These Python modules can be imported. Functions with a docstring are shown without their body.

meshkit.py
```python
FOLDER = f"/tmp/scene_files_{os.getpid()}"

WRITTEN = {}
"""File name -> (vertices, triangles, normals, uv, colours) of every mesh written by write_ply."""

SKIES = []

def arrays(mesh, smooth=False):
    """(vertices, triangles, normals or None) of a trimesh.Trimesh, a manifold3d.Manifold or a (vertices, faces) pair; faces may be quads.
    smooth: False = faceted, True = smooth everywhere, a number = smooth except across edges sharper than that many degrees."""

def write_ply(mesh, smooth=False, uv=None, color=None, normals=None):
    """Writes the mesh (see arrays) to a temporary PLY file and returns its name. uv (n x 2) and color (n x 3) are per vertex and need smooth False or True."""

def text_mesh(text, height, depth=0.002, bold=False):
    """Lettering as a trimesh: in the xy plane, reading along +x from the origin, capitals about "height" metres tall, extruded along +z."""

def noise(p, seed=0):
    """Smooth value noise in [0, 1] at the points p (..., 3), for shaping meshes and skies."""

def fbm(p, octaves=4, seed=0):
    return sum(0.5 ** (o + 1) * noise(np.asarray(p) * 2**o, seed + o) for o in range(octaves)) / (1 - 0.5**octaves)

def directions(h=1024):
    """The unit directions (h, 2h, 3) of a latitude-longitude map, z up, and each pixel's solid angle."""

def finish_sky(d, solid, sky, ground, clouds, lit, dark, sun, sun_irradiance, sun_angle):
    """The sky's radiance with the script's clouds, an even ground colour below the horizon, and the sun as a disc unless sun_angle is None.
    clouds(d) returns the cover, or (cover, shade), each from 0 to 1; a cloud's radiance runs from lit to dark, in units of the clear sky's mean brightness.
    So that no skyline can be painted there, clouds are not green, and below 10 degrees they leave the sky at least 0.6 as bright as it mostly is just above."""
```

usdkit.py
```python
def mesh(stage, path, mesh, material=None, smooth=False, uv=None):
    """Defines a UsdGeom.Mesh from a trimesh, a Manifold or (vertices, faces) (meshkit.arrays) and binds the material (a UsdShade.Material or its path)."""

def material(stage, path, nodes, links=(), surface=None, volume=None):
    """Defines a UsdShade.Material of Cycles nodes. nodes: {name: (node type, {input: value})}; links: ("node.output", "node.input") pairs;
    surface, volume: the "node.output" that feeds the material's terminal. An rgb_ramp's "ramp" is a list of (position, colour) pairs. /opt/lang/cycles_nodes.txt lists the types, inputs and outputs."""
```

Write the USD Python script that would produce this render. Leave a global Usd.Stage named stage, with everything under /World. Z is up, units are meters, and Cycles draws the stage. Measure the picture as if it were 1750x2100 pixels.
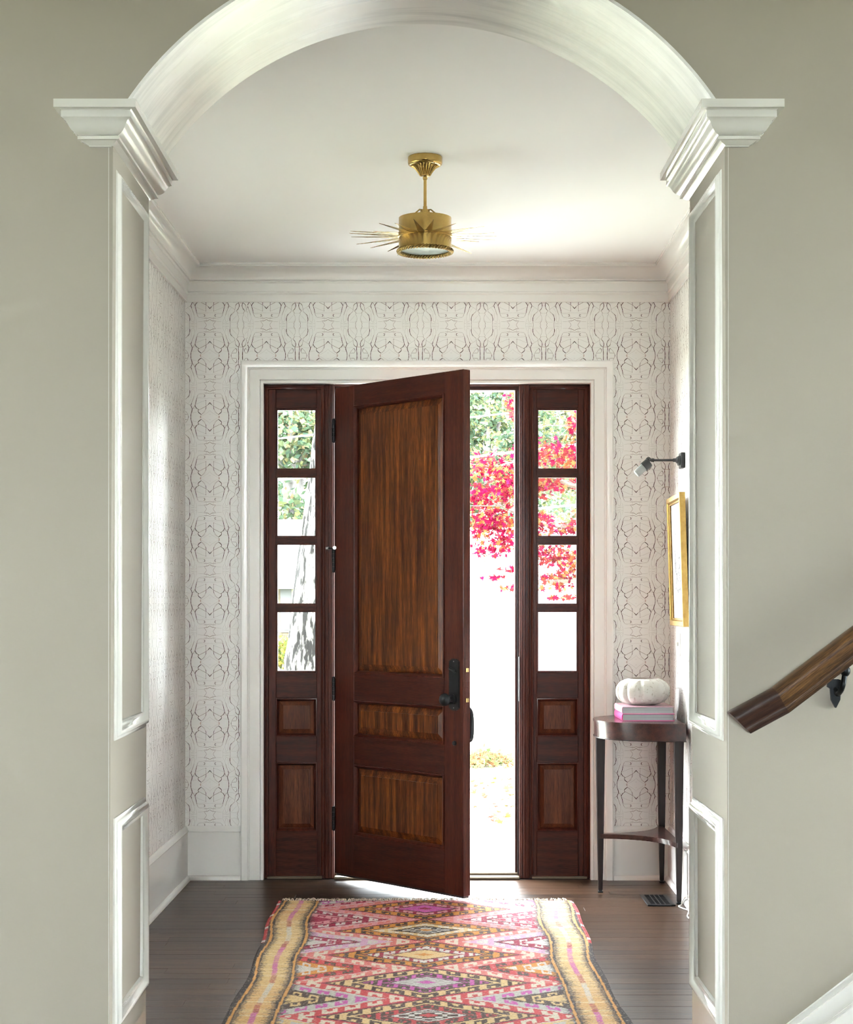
import math, random
import numpy as np
import trimesh, shapely, shapely.geometry as sg
import manifold3d as m3
import usdkit, meshkit
from pxr import Usd, UsdGeom, UsdLux, UsdShade, Sdf, Gf, Vt

rng = np.random.default_rng(7)
random.seed(7)
stage = Usd.Stage.CreateInMemory()
UsdGeom.SetStageUpAxis(stage, 'Z')
UsdGeom.SetStageMetersPerUnit(stage, 1.0)
UsdGeom.Xform.Define(stage, '/World')
UsdGeom.Scope.Define(stage, '/World/Looks')

# ------------------------------------------------------------------ camera
F, CX, CY, DC, HC, S = 3402.0, 868.0, 1235.0, 8.2, 1.371, 0.00241   # focal (px), vanishing point (px), distance to door wall, eye height, m per px on the door wall
cam = UsdGeom.Camera.Define(stage, '/World/Camera')
cam.CreateHorizontalApertureAttr(36.0)
cam.CreateVerticalApertureAttr(36.0 * 2100 / 1750)
cam.CreateFocalLengthAttr(F / 1750 * 36)
cam.CreateHorizontalApertureOffsetAttr((875 - CX) / 1750 * 36)
cam.CreateVerticalApertureOffsetAttr((CY - 1050) / 1750 * 36)
cam.CreateClippingRangeAttr((0.05, 1000))
cam.CreateExposureAttr(0.44)
xf = UsdGeom.Xformable(cam)
xf.AddTranslateOp().Set((0, -DC, HC))
xf.AddRotateXOp().Set(90.0)

# ------------------------------------------------------------------ sky and sun
sky = UsdLux.DomeLight.Define(stage, '/World/Sky')
sky.CreateIntensityAttr(15.0)
sky.CreateColorAttr((0.918, 0.985, 1.01))
sun = UsdLux.DistantLight.Define(stage, '/World/Sun')
sun.CreateIntensityAttr(4.0)
sun.CreateColorAttr((1.0, 0.95, 0.86))
sun.CreateAngleAttr(0.53)
x = UsdGeom.Xformable(sun)
x.AddRotateXYZOp().Set((38.0, 0, 28.0))           # from behind the house, high on the right
# the hall behind the camera is lit through its own rear window, the foyer through the door, its sidelights and a side window

# ------------------------------------------------------------------ scene helpers
USED = {}
def numbered(parent, name):
    k = (parent, name); n = USED.get(k, 0); USED[k] = n + 1
    return name if n == 0 else f'{name}_{n:03d}'
BASE = {}
def setd(p, **kw):
    for k, v in kw.items():
        if v: p.SetCustomDataByKey(k, v)
def thing(name, label, cat, base=(0, 0, 0), rotz=0.0, group=None, kind=None):
    path = '/World/' + numbered('/World', name)
    xx = UsdGeom.Xform.Define(stage, path)
    xx.AddTranslateOp().Set(tuple(map(float, base)))
    if rotz: xx.AddRotateZOp().Set(math.degrees(rotz))
    p = xx.GetPrim(); BASE[path] = (np.array(base, float), rotz)
    setd(p, label=label, category=cat, group=group, kind=kind)
    return path
def local(path, v):
    root = '/'.join(path.split('/')[:3])
    if root not in BASE: return v
    b, r = BASE[root]; v = np.asarray(v, float) - b
    if r:
        c, s = math.cos(-r), math.sin(-r)
        v = np.stack([v[:, 0] * c - v[:, 1] * s, v[:, 0] * s + v[:, 1] * c, v[:, 2]], 1)
    return v
def vf(mesh):
    if hasattr(mesh, 'to_mesh'):
        q = mesh.to_mesh(); return np.array(q.vert_properties[:, :3], float), np.array(q.tri_verts)
    if isinstance(mesh, (tuple, list)): return np.asarray(mesh[0], float), np.asarray(mesh[1], int)
    return np.array(mesh.vertices, float), np.array(mesh.faces)
def obj(name, mesh, mat, parent='/World', smooth=False, colors=None, loc=False, label=None, cat=None, kind=None, group=None):
    v, f = vf(mesh)
    if f.shape[1] == 4: f = np.vstack([f[:, [0, 1, 2]], f[:, [0, 2, 3]]])
    path = parent + '/' + numbered(parent, name)
    if not loc: v = local(path, v)
    if colors is not None and smooth not in (False, True): smooth = True
    me = usdkit.mesh(stage, path, (v, f), M[mat], smooth=smooth)
    if colors is not None:
        UsdGeom.PrimvarsAPI(me).CreatePrimvar('tint', Sdf.ValueTypeNames.Color3fArray, 'vertex').Set(Vt.Vec3fArray.FromNumpy(np.asarray(colors, np.float32)))
    setd(me.GetPrim(), label=label, category=cat, kind=kind, group=group)
    return path
def struct(name, mesh, mat, label=None, parent='/World', **kw):
    return obj(name, mesh, mat, parent, label=label, kind='structure', **kw)
def cat_(*ms):
    vs, fs, n = [], [], 0
    for q in ms:
        v, f = vf(q)
        if f.shape[1] == 4: f = np.vstack([f[:, [0, 1, 2]], f[:, [0, 2, 3]]])
        vs.append(v); fs.append(f + n); n += len(v)
    return np.vstack(vs), np.vstack(fs)
def tr(mesh, d):
    v, f = vf(mesh); return v + np.asarray(d, float), f
def rotm(mesh, ang, axis, at=(0, 0, 0)):
    v, f = vf(mesh); R = trimesh.transformations.rotation_matrix(ang, axis)[:3, :3]; at = np.asarray(at, float)
    return (v - at) @ R.T + at, f

# ------------------------------------------------------------------ mesh helpers
def box(x0, x1, y0, y1, z0, z1, b=0.0):
    x0, x1 = min(x0, x1), max(x0, x1); y0, y1 = min(y0, y1), max(y0, y1); z0, z1 = min(z0, z1), max(z0, z1)
    if b <= 0:
        v = np.array([[x, y, z] for x in (x0, x1) for y in (y0, y1) for z in (z0, z1)], float)
        f = np.array([[0, 1, 3, 2], [4, 6, 7, 5], [0, 4, 5, 1], [2, 3, 7, 6], [0, 2, 6, 4], [1, 5, 7, 3]])
        return v, np.vstack([f[:, [0, 1, 2]], f[:, [0, 2, 3]]])
    b = min(b, (x1 - x0) / 2.01, (y1 - y0) / 2.01, (z1 - z0) / 2.01)
    p = []
    for sx, X in ((1, x0), (-1, x1)):
        for sy, Y in ((1, y0), (-1, y1)):
            for sz, Z in ((1, z0), (-1, z1)):
                p += [[X, Y + sy * b, Z + sz * b], [X + sx * b, Y, Z + sz * b], [X + sx * b, Y + sy * b, Z]]
    h = trimesh.convex.convex_hull(np.array(p)); return np.array(h.vertices), np.array(h.faces)
def tri2d(poly):
    v, f = trimesh.creation.triangulate_polygon(poly, engine='earcut'); return np.asarray(v), np.asarray(f)
def sweep(path, prof, closed=False, side=1.0):
    """Profile polygon [(offset, height)] carried along a 2D path with mitred corners. Returns (a, b, h) vertices, faces."""
    P = np.asarray(path, float); n = len(P); prof = np.asarray(prof, float); k = len(prof)
    V = np.zeros((n, k, 3))
    for i in range(n):
        d0 = P[i] - P[i - 1] if (closed or i > 0) else P[1] - P[0]
        d1 = P[(i + 1) % n] - P[i] if (closed or i < n - 1) else P[-1] - P[-2]
        d0 = d0 / np.linalg.norm(d0); d1 = d1 / np.linalg.norm(d1)
        n0 = np.array([-d0[1], d0[0]]) * side; n1 = np.array([-d1[1], d1[0]]) * side
        m = n0 + n1; m = m / max(np.dot(m, n0), 1e-6) if np.linalg.norm(m) > 1e-6 else n0
        V[i, :, :2] = P[i] + prof[:, :1] * m; V[i, :, 2] = prof[:, 1]
    F_ = []
    for i in range(n if closed else n - 1):
        j = (i + 1) % n
        for a in range(k):
            b = (a + 1) % k
            F_.append([i * k + a, j * k + a, j * k + b, i * k + b])
    F_ = np.array(F_); F_ = np.vstack([F_[:, [0, 1, 2]], F_[:, [0, 2, 3]]])
    verts = V.reshape(-1, 3)
    if not closed:
        cv, cf = tri2d(sg.Polygon(prof))
        idx = [int(np.argmin(((prof - q) ** 2).sum(1))) for q in cv]; cf = np.array(idx)[cf]
        F_ = np.vstack([F_, cf, cf[:, ::-1] + (n - 1) * k])
    m = trimesh.Trimesh(verts, F_, process=False); trimesh.repair.fix_normals(m)
    return np.array(m.vertices), np.array(m.faces)
def remap(mesh, fn):
    v, f = vf(mesh); return np.stack(fn(v[:, 0], v[:, 1], v[:, 2]), 1), f
def extrude(poly, h):
    m = trimesh.creation.extrude_polygon(poly, h, engine='earcut'); return np.array(m.vertices), np.array(m.faces)
def lathe(prof, n=48, at=(0, 0, 0), flute=None):
    prof = np.asarray(prof, float); k = len(prof); a = np.arange(n) * 2 * np.pi / n
    r = prof[None, :, 0] * (np.ones((n, 1)) if flute is None else flute(a[:, None], np.arange(k)[None]))
    v = np.stack([r * np.cos(a)[:, None], r * np.sin(a)[:, None], np.broadcast_to(prof[None, :, 1], (n, k))], -1).reshape(-1, 3) + np.asarray(at)
    f = []
    for i in range(n):
        j = (i + 1) % n
        for q in range(k - 1): f.append([i * k + q, j * k + q, j * k + q + 1, i * k + q + 1])
    f = np.array(f); return v, np.vstack([f[:, [0, 1, 2]], f[:, [0, 2, 3]]])
def tube(points, radii, sides=10, cap=True):
    p = np.asarray(points, float); n = len(p); radii = np.broadcast_to(np.asarray(radii, float), (n,))
    t = np.gradient(p, axis=0); t /= np.linalg.norm(t, axis=1, keepdims=True) + 1e-12
    ref = np.eye(3)[[2, 1, 0]][int(np.argmin(np.abs(t[:, [2, 1, 0]]).max(0)))]
    a = np.cross(t, ref); a /= np.linalg.norm(a, axis=1, keepdims=True) + 1e-12; b = np.cross(t, a)
    ang = np.arange(sides) * 2 * np.pi / sides
    v = (p[:, None] + radii[:, None, None] * (np.cos(ang)[None, :, None] * a[:, None] + np.sin(ang)[None, :, None] * b[:, None])).reshape(-1, 3)
    f = []
    for i in range(n - 1):
        for j in range(sides):
            q = (j + 1) % sides; f.append([i * sides + j, i * sides + q, (i + 1) * sides + q, (i + 1) * sides + j])
    f = np.array(f); f = np.vstack([f[:, [0, 1, 2]], f[:, [0, 2, 3]]])
    if cap:
        v = np.vstack([v, p[0], p[-1]]); c0, c1 = len(v) - 2, len(v) - 1
        f = np.vstack([f, [[c0, (j + 1) % sides, j] for j in range(sides)], [[c1, (n - 1) * sides + j, (n - 1) * sides + (j + 1) % sides] for j in range(sides)]])
    return v, f
def cyl(p0, p1, r, sides=24): return tube([p0, p1], r, sides)
def ball(c, r, sub=2, scale=(1, 1, 1)):
    m = trimesh.creation.icosphere(sub, r); return np.array(m.vertices) * np.asarray(scale) + np.asarray(c), np.array(m.faces)
def catmull(pts, n=5):
    p = np.asarray(pts, float)
    if len(p) < 3: return np.linspace(p[0], p[-1], n + 1)
    q = np.vstack([2 * p[0] - p[1], p, 2 * p[-1] - p[-2]]); out = []
    for i in range(1, len(q) - 2):
        for t in np.arange(n) / n:
            out.append(0.5 * (2 * q[i] + (q[i + 1] - q[i - 1]) * t + (2 * q[i - 1] - 5 * q[i] + 4 * q[i + 1] - q[i + 2]) * t * t + (3 * q[i] - q[i - 1] - 3 * q[i + 1] + q[i + 2]) * t ** 3))
    return np.array(out + [p[-1]])
def raised_panel(x0, x1, z0, z1, rec, bev, field, yf, sgn):
    """A raised panel seen along y: edge recessed by rec, bevel of width bev up to the field, recessed by field; yf the face plane, sgn the way in."""
    v = [[x0, yf + sgn * rec, z0], [x1, yf + sgn * rec, z0], [x1, yf + sgn * rec, z1], [x0, yf + sgn * rec, z1]]
    e = 0.006
    v += [[x0 + e, yf + sgn * rec, z0 + e], [x1 - e, yf + sgn * rec, z0 + e], [x1 - e, yf + sgn * rec, z1 - e], [x0 + e, yf + sgn * rec, z1 - e]]
    b = bev
    v += [[x0 + b, yf + sgn * (field + .003), z0 + b], [x1 - b, yf + sgn * (field + .003), z0 + b], [x1 - b, yf + sgn * (field + .003), z1 - b], [x0 + b, yf + sgn * (field + .003), z1 - b]]
    v += [[x0 + b, yf + sgn * field, z0 + b], [x1 - b, yf + sgn * field, z0 + b], [x1 - b, yf + sgn * field, z1 - b], [x0 + b, yf + sgn * field, z1 - b]]
    yb = yf + sgn * (rec + .0009)
    v += [[x0, yb, z0], [x1, yb, z0], [x1, yb, z1], [x0, yb, z1]]
    f = []
    for l in range(3):
        for i in range(4):
            j = (i + 1) % 4; f.append([l * 4 + i, l * 4 + j, l * 4 + 4 + j, l * 4 + 4 + i])
    f.append([12, 13, 14, 15])
    for i in range(4):
        j = (i + 1) % 4; f.append([i, 16 + i, 16 + j, j])
    f.append([19, 18, 17, 16])
    return np.array(v), np.array(f)
PANEL_MOULD = [(0, -.004), (0, .006), (.004, .010), (.010, .011), (.014, .018), (.021, .021), (.028, .019), (.033, .012), (.038, .009), (.044, .008), (.046, .002), (.046, -.004)]

# ------------------------------------------------------------------ materials
M = {}
def mat(name, nodes, links=(), surface='p.BSDF', volume=None):
    M[name] = usdkit.material(stage, '/World/Looks/' + name, nodes, links, surface=surface, volume=volume)
def plain(name, col, rough=.5, metal=0.0, spec=.5, coat=0.0, bump=0.0, bscale=60, **kw):
    nodes = {'p': ('principled_bsdf', {'base_color': col, 'roughness': rough, 'metallic': metal, 'specular_ior_level': spec, 'coat_weight': coat, **kw})}
    links = []
    if bump:
        nodes['t'] = ('texture_coordinate', {}); nodes['n'] = ('noise_texture', {'scale': bscale, 'detail': 3.0}); nodes['b'] = ('bump', {'strength': bump, 'distance': .002})
        links = [('t.object', 'n.vector'), ('n.fac', 'b.height'), ('b.normal', 'p.normal')]
    mat(name, nodes, links)
def mottled(name, c0, c1, scale, rough, stretch=(1, 1, 1), bump=0.1, bscale=None, metal=0.0, coat=0.0, lo=.3, hi=.7, detail=5.0, spec=.5, coat_r=.08):
    nodes = {'t': ('texture_coordinate', {}), 'm': ('mapping', {'scale': stretch}), 'n': ('noise_texture', {'scale': scale, 'detail': detail, 'roughness': .6}),
             'r': ('rgb_ramp', {'ramp': [(lo, c0), (hi, c1)]}), 'b': ('bump', {'strength': bump, 'distance': .002}),
             'n2': ('noise_texture', {'scale': bscale or scale * 3, 'detail': 3.0}),
             'p': ('principled_bsdf', {'roughness': rough, 'metallic': metal, 'coat_weight': coat, 'coat_roughness': coat_r, 'specular_ior_level': spec})}
    mat(name, nodes, [('t.object', 'm.vector'), ('m.vector', 'n.vector'), ('n.fac', 'r.fac'), ('r.color', 'p.base_color'), ('m.vector', 'n2.vector'), ('n2.fac', 'b.height'), ('b.normal', 'p.normal')])
def wood(name, cols, stretch, rough=.3, coat=.4, tilt=0.0, fine=1.0, coat_r=.12, bump=.12, mix=.45, spec=.4):
    """Two noises stretched along the grain, mixed into a ramp."""
    nodes = {'t': ('texture_coordinate', {}), 'm0': ('mapping', {'rotation': (0, tilt, 0)}), 'm': ('mapping', {'scale': stretch}),
             'a': ('noise_texture', {'scale': 5.0, 'detail': 3.0, 'roughness': .55}), 'f': ('noise_texture', {'scale': 38.0 * fine, 'detail': 4.0, 'roughness': .6}),
             'w': ('math', {'math_type': 'multiply', 'value2': mix}), 'w2': ('math', {'math_type': 'multiply', 'value2': 1 - mix}), 's': ('math', {'math_type': 'add'}),
             'r': ('rgb_ramp', {'ramp': list(zip((.36, .45, .53, .62, .7), cols))}), 'b': ('bump', {'strength': bump, 'distance': .001}),
             'p': ('principled_bsdf', {'roughness': rough, 'coat_weight': coat, 'coat_roughness': coat_r, 'specular_ior_level': spec})}
    mat(name, nodes, [('t.object', 'm0.vector'), ('m0.vector', 'm.vector'), ('m.vector', 'a.vector'), ('m.vector', 'f.vector'), ('a.fac', 'w.value1'), ('f.fac', 'w2.value1'), ('w.value', 's.value1'), ('w2.value', 's.value2'),
                      ('s.value', 'r.fac'), ('r.color', 'p.base_color'), ('f.fac', 'b.height'), ('b.normal', 'p.normal')])
def tinted(name, rough=.6, spec=.25, translucent=0.0, bump=0.0, bscale=300, sheen=0.0, gain=1.0):
    nodes = {'c': ('attribute', {'attribute': 'tint'}), 'p': ('principled_bsdf', {'roughness': rough, 'sheen_weight': sheen, 'specular_ior_level': spec})}
    links = [('c.color', 'p.base_color')]; surf = 'p.BSDF'
    if bump:
        nodes.update({'t': ('texture_coordinate', {}), 'n': ('noise_texture', {'scale': bscale, 'detail': 2.0}), 'b': ('bump', {'strength': bump, 'distance': .003})})
        links += [('t.object', 'n.vector'), ('n.fac', 'b.height'), ('b.normal', 'p.normal')]
    if translucent:
        nodes.update({'tl': ('translucent_bsdf', {}), 'mx': ('mix_closure', {'fac': translucent})})
        links += [('c.color', 'tl.color'), ('p.BSDF', 'mx.closure1'), ('tl.BSDF', 'mx.closure2')]; surf = 'mx.closure'
    mat(name, nodes, links, surf)
plain('wall_paint', (.325, .298, .246), .62, bump=.05, bscale=250)
plain('plaster_white', (.80, .79, .77), .6, bump=.04, bscale=200)
plain('ceiling_paint', (.89, .885, .875), .7, bump=.03, bscale=150)
plain('trim_paint', (.84, .83, .81), .22, bump=.02, bscale=40)
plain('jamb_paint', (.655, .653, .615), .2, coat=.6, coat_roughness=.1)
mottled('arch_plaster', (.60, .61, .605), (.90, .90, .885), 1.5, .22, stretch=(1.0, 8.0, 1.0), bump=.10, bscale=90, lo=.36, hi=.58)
plain('paper_ground', (.885, .875, .86), .5, bump=.02, bscale=300)
tinted('paper_ink', .5)
MF = [(.018, .0040, .0026), (.031, .0066, .0038), (.047, .0099, .0053), (.064, .0138, .0070), (.086, .0192, .0098)]
wood('mahogany_frame', MF, (9, 9, .7), .38, .10, spec=.10)
wood('mahogany_rail', [tuple(c * .8 for c in q) for q in MF], (.7, 9, 9), .38, .10, spec=.10)
wood('mahogany_panel', [(.018, .0044, .002), (.046, .0115, .0035), (.088, .0245, .0058), (.155, .046, .0095), (.26, .086, .018)], (8.5, 8.5, .42), .36, .10, fine=1.0, mix=.55, spec=.10)
wood('mahogany_side_panel', [(.026, .0075, .004), (.048, .014, .007), (.074, .022, .010), (.10, .032, .013), (.13, .044, .017)], (9, 9, .6), .38, .10, spec=.10)
PL = [(.030, .014, .008), (.052, .026, .014), (.080, .041, .022), (.116, .061, .033), (.16, .088, .049)]
for i, g in enumerate((.34, .44, .54, .66)):
    wood(f'floor_oak_{i}', [tuple(c * g for c in q) for q in PL], (.7, 9, 9), .34, .04, coat_r=.2, bump=.2, spec=.17)
wood('rail_oak', [(.020, .010, .006), (.042, .020, .009), (.080, .038, .014), (.14, .070, .022), (.22, .12, .04)], (.8, 16, 16), .42, .1, tilt=.651, spec=.25)
wood('rail_end', [(.016, .008, .007), (.026, .012, .009), (.040, .018, .011), (.060, .026, .014), (.085, .038, .018)], (.8, 16, 16), .42, .1, tilt=.50, spec=.25)
wood('espresso', [(.007, .004, .004), (.009, .005, .005), (.012, .006, .006), (.016, .008, .007), (.020, .010, .008)], (9, 9, .8), .34, .06, coat_r=.1, bump=.04, spec=.18)
wood('espresso_top', [(.012, .006, .006), (.022, .009, .008), (.034, .013, .011), (.048, .019, .014), (.060, .025, .018)], (9, .8, 9), .26, .28, coat_r=.06, bump=.01, spec=.2)
mottled('brass', (.36, .235, .068), (.50, .345, .12), 14, .2, metal=1.0, bump=.008, bscale=120)
mottled('brass_dark', (.20, .13, .04), (.36, .25, .09), 30, .32, metal=1.0, bump=.05, bscale=160)
plain('lock_brass', (.34, .25, .10), .3, metal=1.0)
plain('iron', (.022, .024, .026), .42, metal=.9, spec=.2, bump=.05, bscale=200)
plain('sconce_iron', (.032, .033, .034), .42, metal=.6)
plain('steel', (.42, .42, .41), .3, metal=1.0)
plain('bronze_strip', (.11, .085, .055), .5, metal=.5)
plain('rubber', (.014, .014, .016), .6)
mat('diffuser', {'p': ('principled_bsdf', {'base_color': (.46, .53, .51), 'roughness': .35, 'emission_color': (.86, 1.0, .97), 'emission_strength': .03})})
mat('pane_glass', {'t': ('transparent_bsdf', {'color': (.97, .985, .975)}), 'g': ('glossy_bsdf', {'color': (1, 1, 1), 'roughness': .02}), 'f': ('fresnel', {'IOR': 1.45}), 'm': ('mix_closure', {})},
    [('f.fac', 'm.fac'), ('t.BSDF', 'm.closure1'), ('g.BSDF', 'm.closure2')], 'm.closure')
mat('frosted', {'t': ('transparent_bsdf', {'color': (.80, .82, .82)}), 'g': ('principled_bsdf', {'base_color': (.42, .44, .44), 'roughness': .35}), 'm': ('mix_closure', {'fac': .8})},
    [('t.BSDF', 'm.closure1'), ('g.BSDF', 'm.closure2')], 'm.closure')
mottled('gilt', (.28, .165, .042), (.43, .28, .085), 26, .34, metal=.75, bump=.06, bscale=140)
mottled('gilt_dark', (.18, .10, .025), (.34, .21, .06), 60, .4, metal=.7, bump=.1, bscale=200)
plain('mat_board', (.28, .268, .275), .8)
plain('art_paper', (.25, .243, .247), .8)
tinted('art_ink', .8)
mottled('stone_white', (.33, .30, .25), (.52, .51, .47), 60, .8, bump=.4, bscale=160, lo=.32, hi=.44)
plain('hollow_dark', (.20, .17, .14), .8)
plain('cover_pink', (.50, .29, .35), .4, coat=.3)
plain('cover_magenta', (.42, .022, .16), .38, coat=.3)
mat('pages', {'t': ('texture_coordinate', {}), 'm': ('mapping', {'scale': (1, 1, 420)}), 'n': ('noise_texture', {'scale': 1.0, 'detail': 2.0}), 'r': ('rgb_ramp', {'ramp': [(.3, (.25, .26, .27)), (.7, (.37, .38, .39))]}), 'p': ('principled_bsdf', {'roughness': .7})},
    [('t.object', 'm.vector'), ('m.vector', 'n.vector'), ('n.fac', 'r.fac'), ('r.color', 'p.base_color')])
tinted('kilim', .9, bump=.55, bscale=330)
plain('fringe_wool', (.58, .47, .38), .9)
plain('cord_white', (.78, .77, .74), .5)
plain('switch_white', (.82, .82, .80), .35)
# outdoors
tinted('leaf', .9, spec=.03, translucent=.45)
mottled('bark', (.006, .0056, .0056), (.105, .099, .094), 7.5, .95, stretch=(3.4, 3.4, .9), bump=1.0, bscale=14, lo=.45, hi=.56, spec=.1)
mottled('bark_far', (.05, .045, .05), (.13, .12, .11), 6, .9, bump=.3)
mottled('maple_bark', (.06, .04, .035), (.14, .10, .08), 12, .85, bump=.3)
mottled('lawn', (.19, .20, .13), (.29, .28, .21), 3.0, .95, bump=.3, bscale=40)
mottled('paving', (.44, .43, .41), (.54, .53, .50), 4.0, .85, bump=.15, bscale=60)
mottled('asphalt', (.32, .32, .32), (.40, .40, .40), 5.0, .9, bump=.2, bscale=90)
plain('kerb', (.30, .28, .26), .9)
plain('roof_white', (.72, .73, .74), .7)
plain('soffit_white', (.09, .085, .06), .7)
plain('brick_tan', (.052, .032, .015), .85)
plain('brick_tan_light', (.36, .22, .11), .85)
plain('mortar', (.060, .050, .034), .9)
plain('window_screen', (.013, .015, .016), .5)
plain('window_lower', (.020, .023, .026), .3)
plain('cable_grey', (.50, .50, .50), .6)
plain('facade', (.60, .58, .54), .7)

# ------------------------------------------------------------------ room data
YF, YB = -4.14, -3.60                                   # hall face and foyer face of the arch wall
JL = lambda y: -.7690
JR = lambda y: .7465
SH = .0138                                               # the side walls of the foyer are not quite square to the door wall
XL = lambda y: -1.176 + SH * y
XR = lambda y: 1.222 + SH * y
ZC = 3.034
AC, AR = (-.003, 2.108), .873                            # the arch: centre and radius
OX0, OX1, OZ = -.788, .827, 2.451                        # the door opening
PX = lambda px: (px - CX) * S
PZ = lambda py: HC + (CY - py) * S

# arch wall with its opening
th = np.linspace(0, np.pi, 97)
circ = np.stack([AC[0] + AR * np.cos(th), AC[1] + AR * np.sin(th)], 1)
keep = circ[(circ[:, 0] > -.7705) & (circ[:, 0] < .7480)]
opening = sg.Polygon([(.7480, -.1)] + [tuple(q) for q in keep] + [(-.7705, -.1)])
wall2 = sg.box(-3.1, 0, 3.1, 3.3).difference(opening)
def xz_extrude(poly, y0, y1):
    v, f = extrude(poly, 1.0)
    return np.stack([v[:, 0], y1 + (y0 - y1) * v[:, 2], v[:, 1]], 1), f
w_arch = thing('wall_front', 'greige painted wall with a round-headed arched opening, facing the camera', 'wall', (0, YF, 0), kind='structure')
obj('wall_body', xz_extrude(wall2, YF, YB - .012), 'wall_paint', w_arch)
obj('foyer_plaster', xz_extrude(sg.box(-1.30, 0, 1.25, ZC).difference(opening.buffer(.001)), YB - .012, YB), 'plaster_white', w_arch)
# soffit lining of the arch
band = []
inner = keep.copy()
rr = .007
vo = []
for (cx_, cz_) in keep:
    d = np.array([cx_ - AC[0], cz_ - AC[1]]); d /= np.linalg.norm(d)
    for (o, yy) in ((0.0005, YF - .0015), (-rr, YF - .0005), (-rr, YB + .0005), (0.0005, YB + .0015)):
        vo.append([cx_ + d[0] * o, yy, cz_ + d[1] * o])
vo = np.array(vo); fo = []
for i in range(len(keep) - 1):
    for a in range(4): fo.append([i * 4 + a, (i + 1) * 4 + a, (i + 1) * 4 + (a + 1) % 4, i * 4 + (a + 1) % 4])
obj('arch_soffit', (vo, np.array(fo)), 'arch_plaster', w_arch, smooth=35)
# jamb boards, panel mouldings and capitals
def jamb(side):
    J = JL if side < 0 else JR
    t = thing('trim_1' if side < 0 else 'trim_2', ('left' if side < 0 else 'right') + ' jamb of the arch with two moulded panels, painted white', 'jamb', (J(YF), YF, 0), kind='structure')
    obj('jamb_board', box(J(YF), J(YF) + side * .0014, YF - .0003, YB + .0003, 0, 2.56), 'jamb_paint', t)
    def put(a, bb, h):                                   # a along y, bb = z, h out of the jamb
        return (J(YF) - side * np.asarray(h), a, bb)
    for z0, z1 in ((1.028, 2.445), (.310, .836)):
        y0, y1 = YF + .042, YB - .052
        loop = [(y0, z0), (y1, z0), (y1, z1), (y0, z1)]
        obj('panel_moulding', remap(sweep(loop, PANEL_MOULD, True, 1.0), put), 'jamb_paint', t, smooth=40)
    # plinth block low on the jamb
    obj('plinth', remap(box(YF + .002, YB - .002, .0, .20, 0, .014, .003), put), 'jamb_paint', t)
    return t
tl, tr_ = jamb(-1), jamb(1)
CAP = [(-.010, 2.484), (.006, 2.484), (.008, 2.487), (.013, 2.489), (.019, 2.4925), (.023, 2.4955), (.030, 2.4965), (.030, 2.5035), (.027, 2.5055),
       (.030, 2.507), (.036, 2.510), (.042, 2.515), (.0465, 2.521), (.050, 2.528), (.0535, 2.534), (.058, 2.5385), (.063, 2.541), (.063, 2.557), (.066, 2.5595), (.078, 2.560), (.078, 2.580), (-.010, 2.580)]
for side in (-1, 1):
    J = JL if side < 0 else JR
    xo = -.810 if side < 0 else .790
    path = [(xo, YF + .05), (xo, YF), (J(YF), YF), (J(YB), YB), (xo, YB), (xo, YB - .05)]
    nm = 'left' if side < 0 else 'right'
    struct('trim_3' if side < 0 else 'trim_4', sweep(path, CAP, False, 1.0 * (-1 if side < 0 else 1)), 'jamb_paint', f'moulded white capital at the {nm} spring of the arch', smooth=25)

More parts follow.
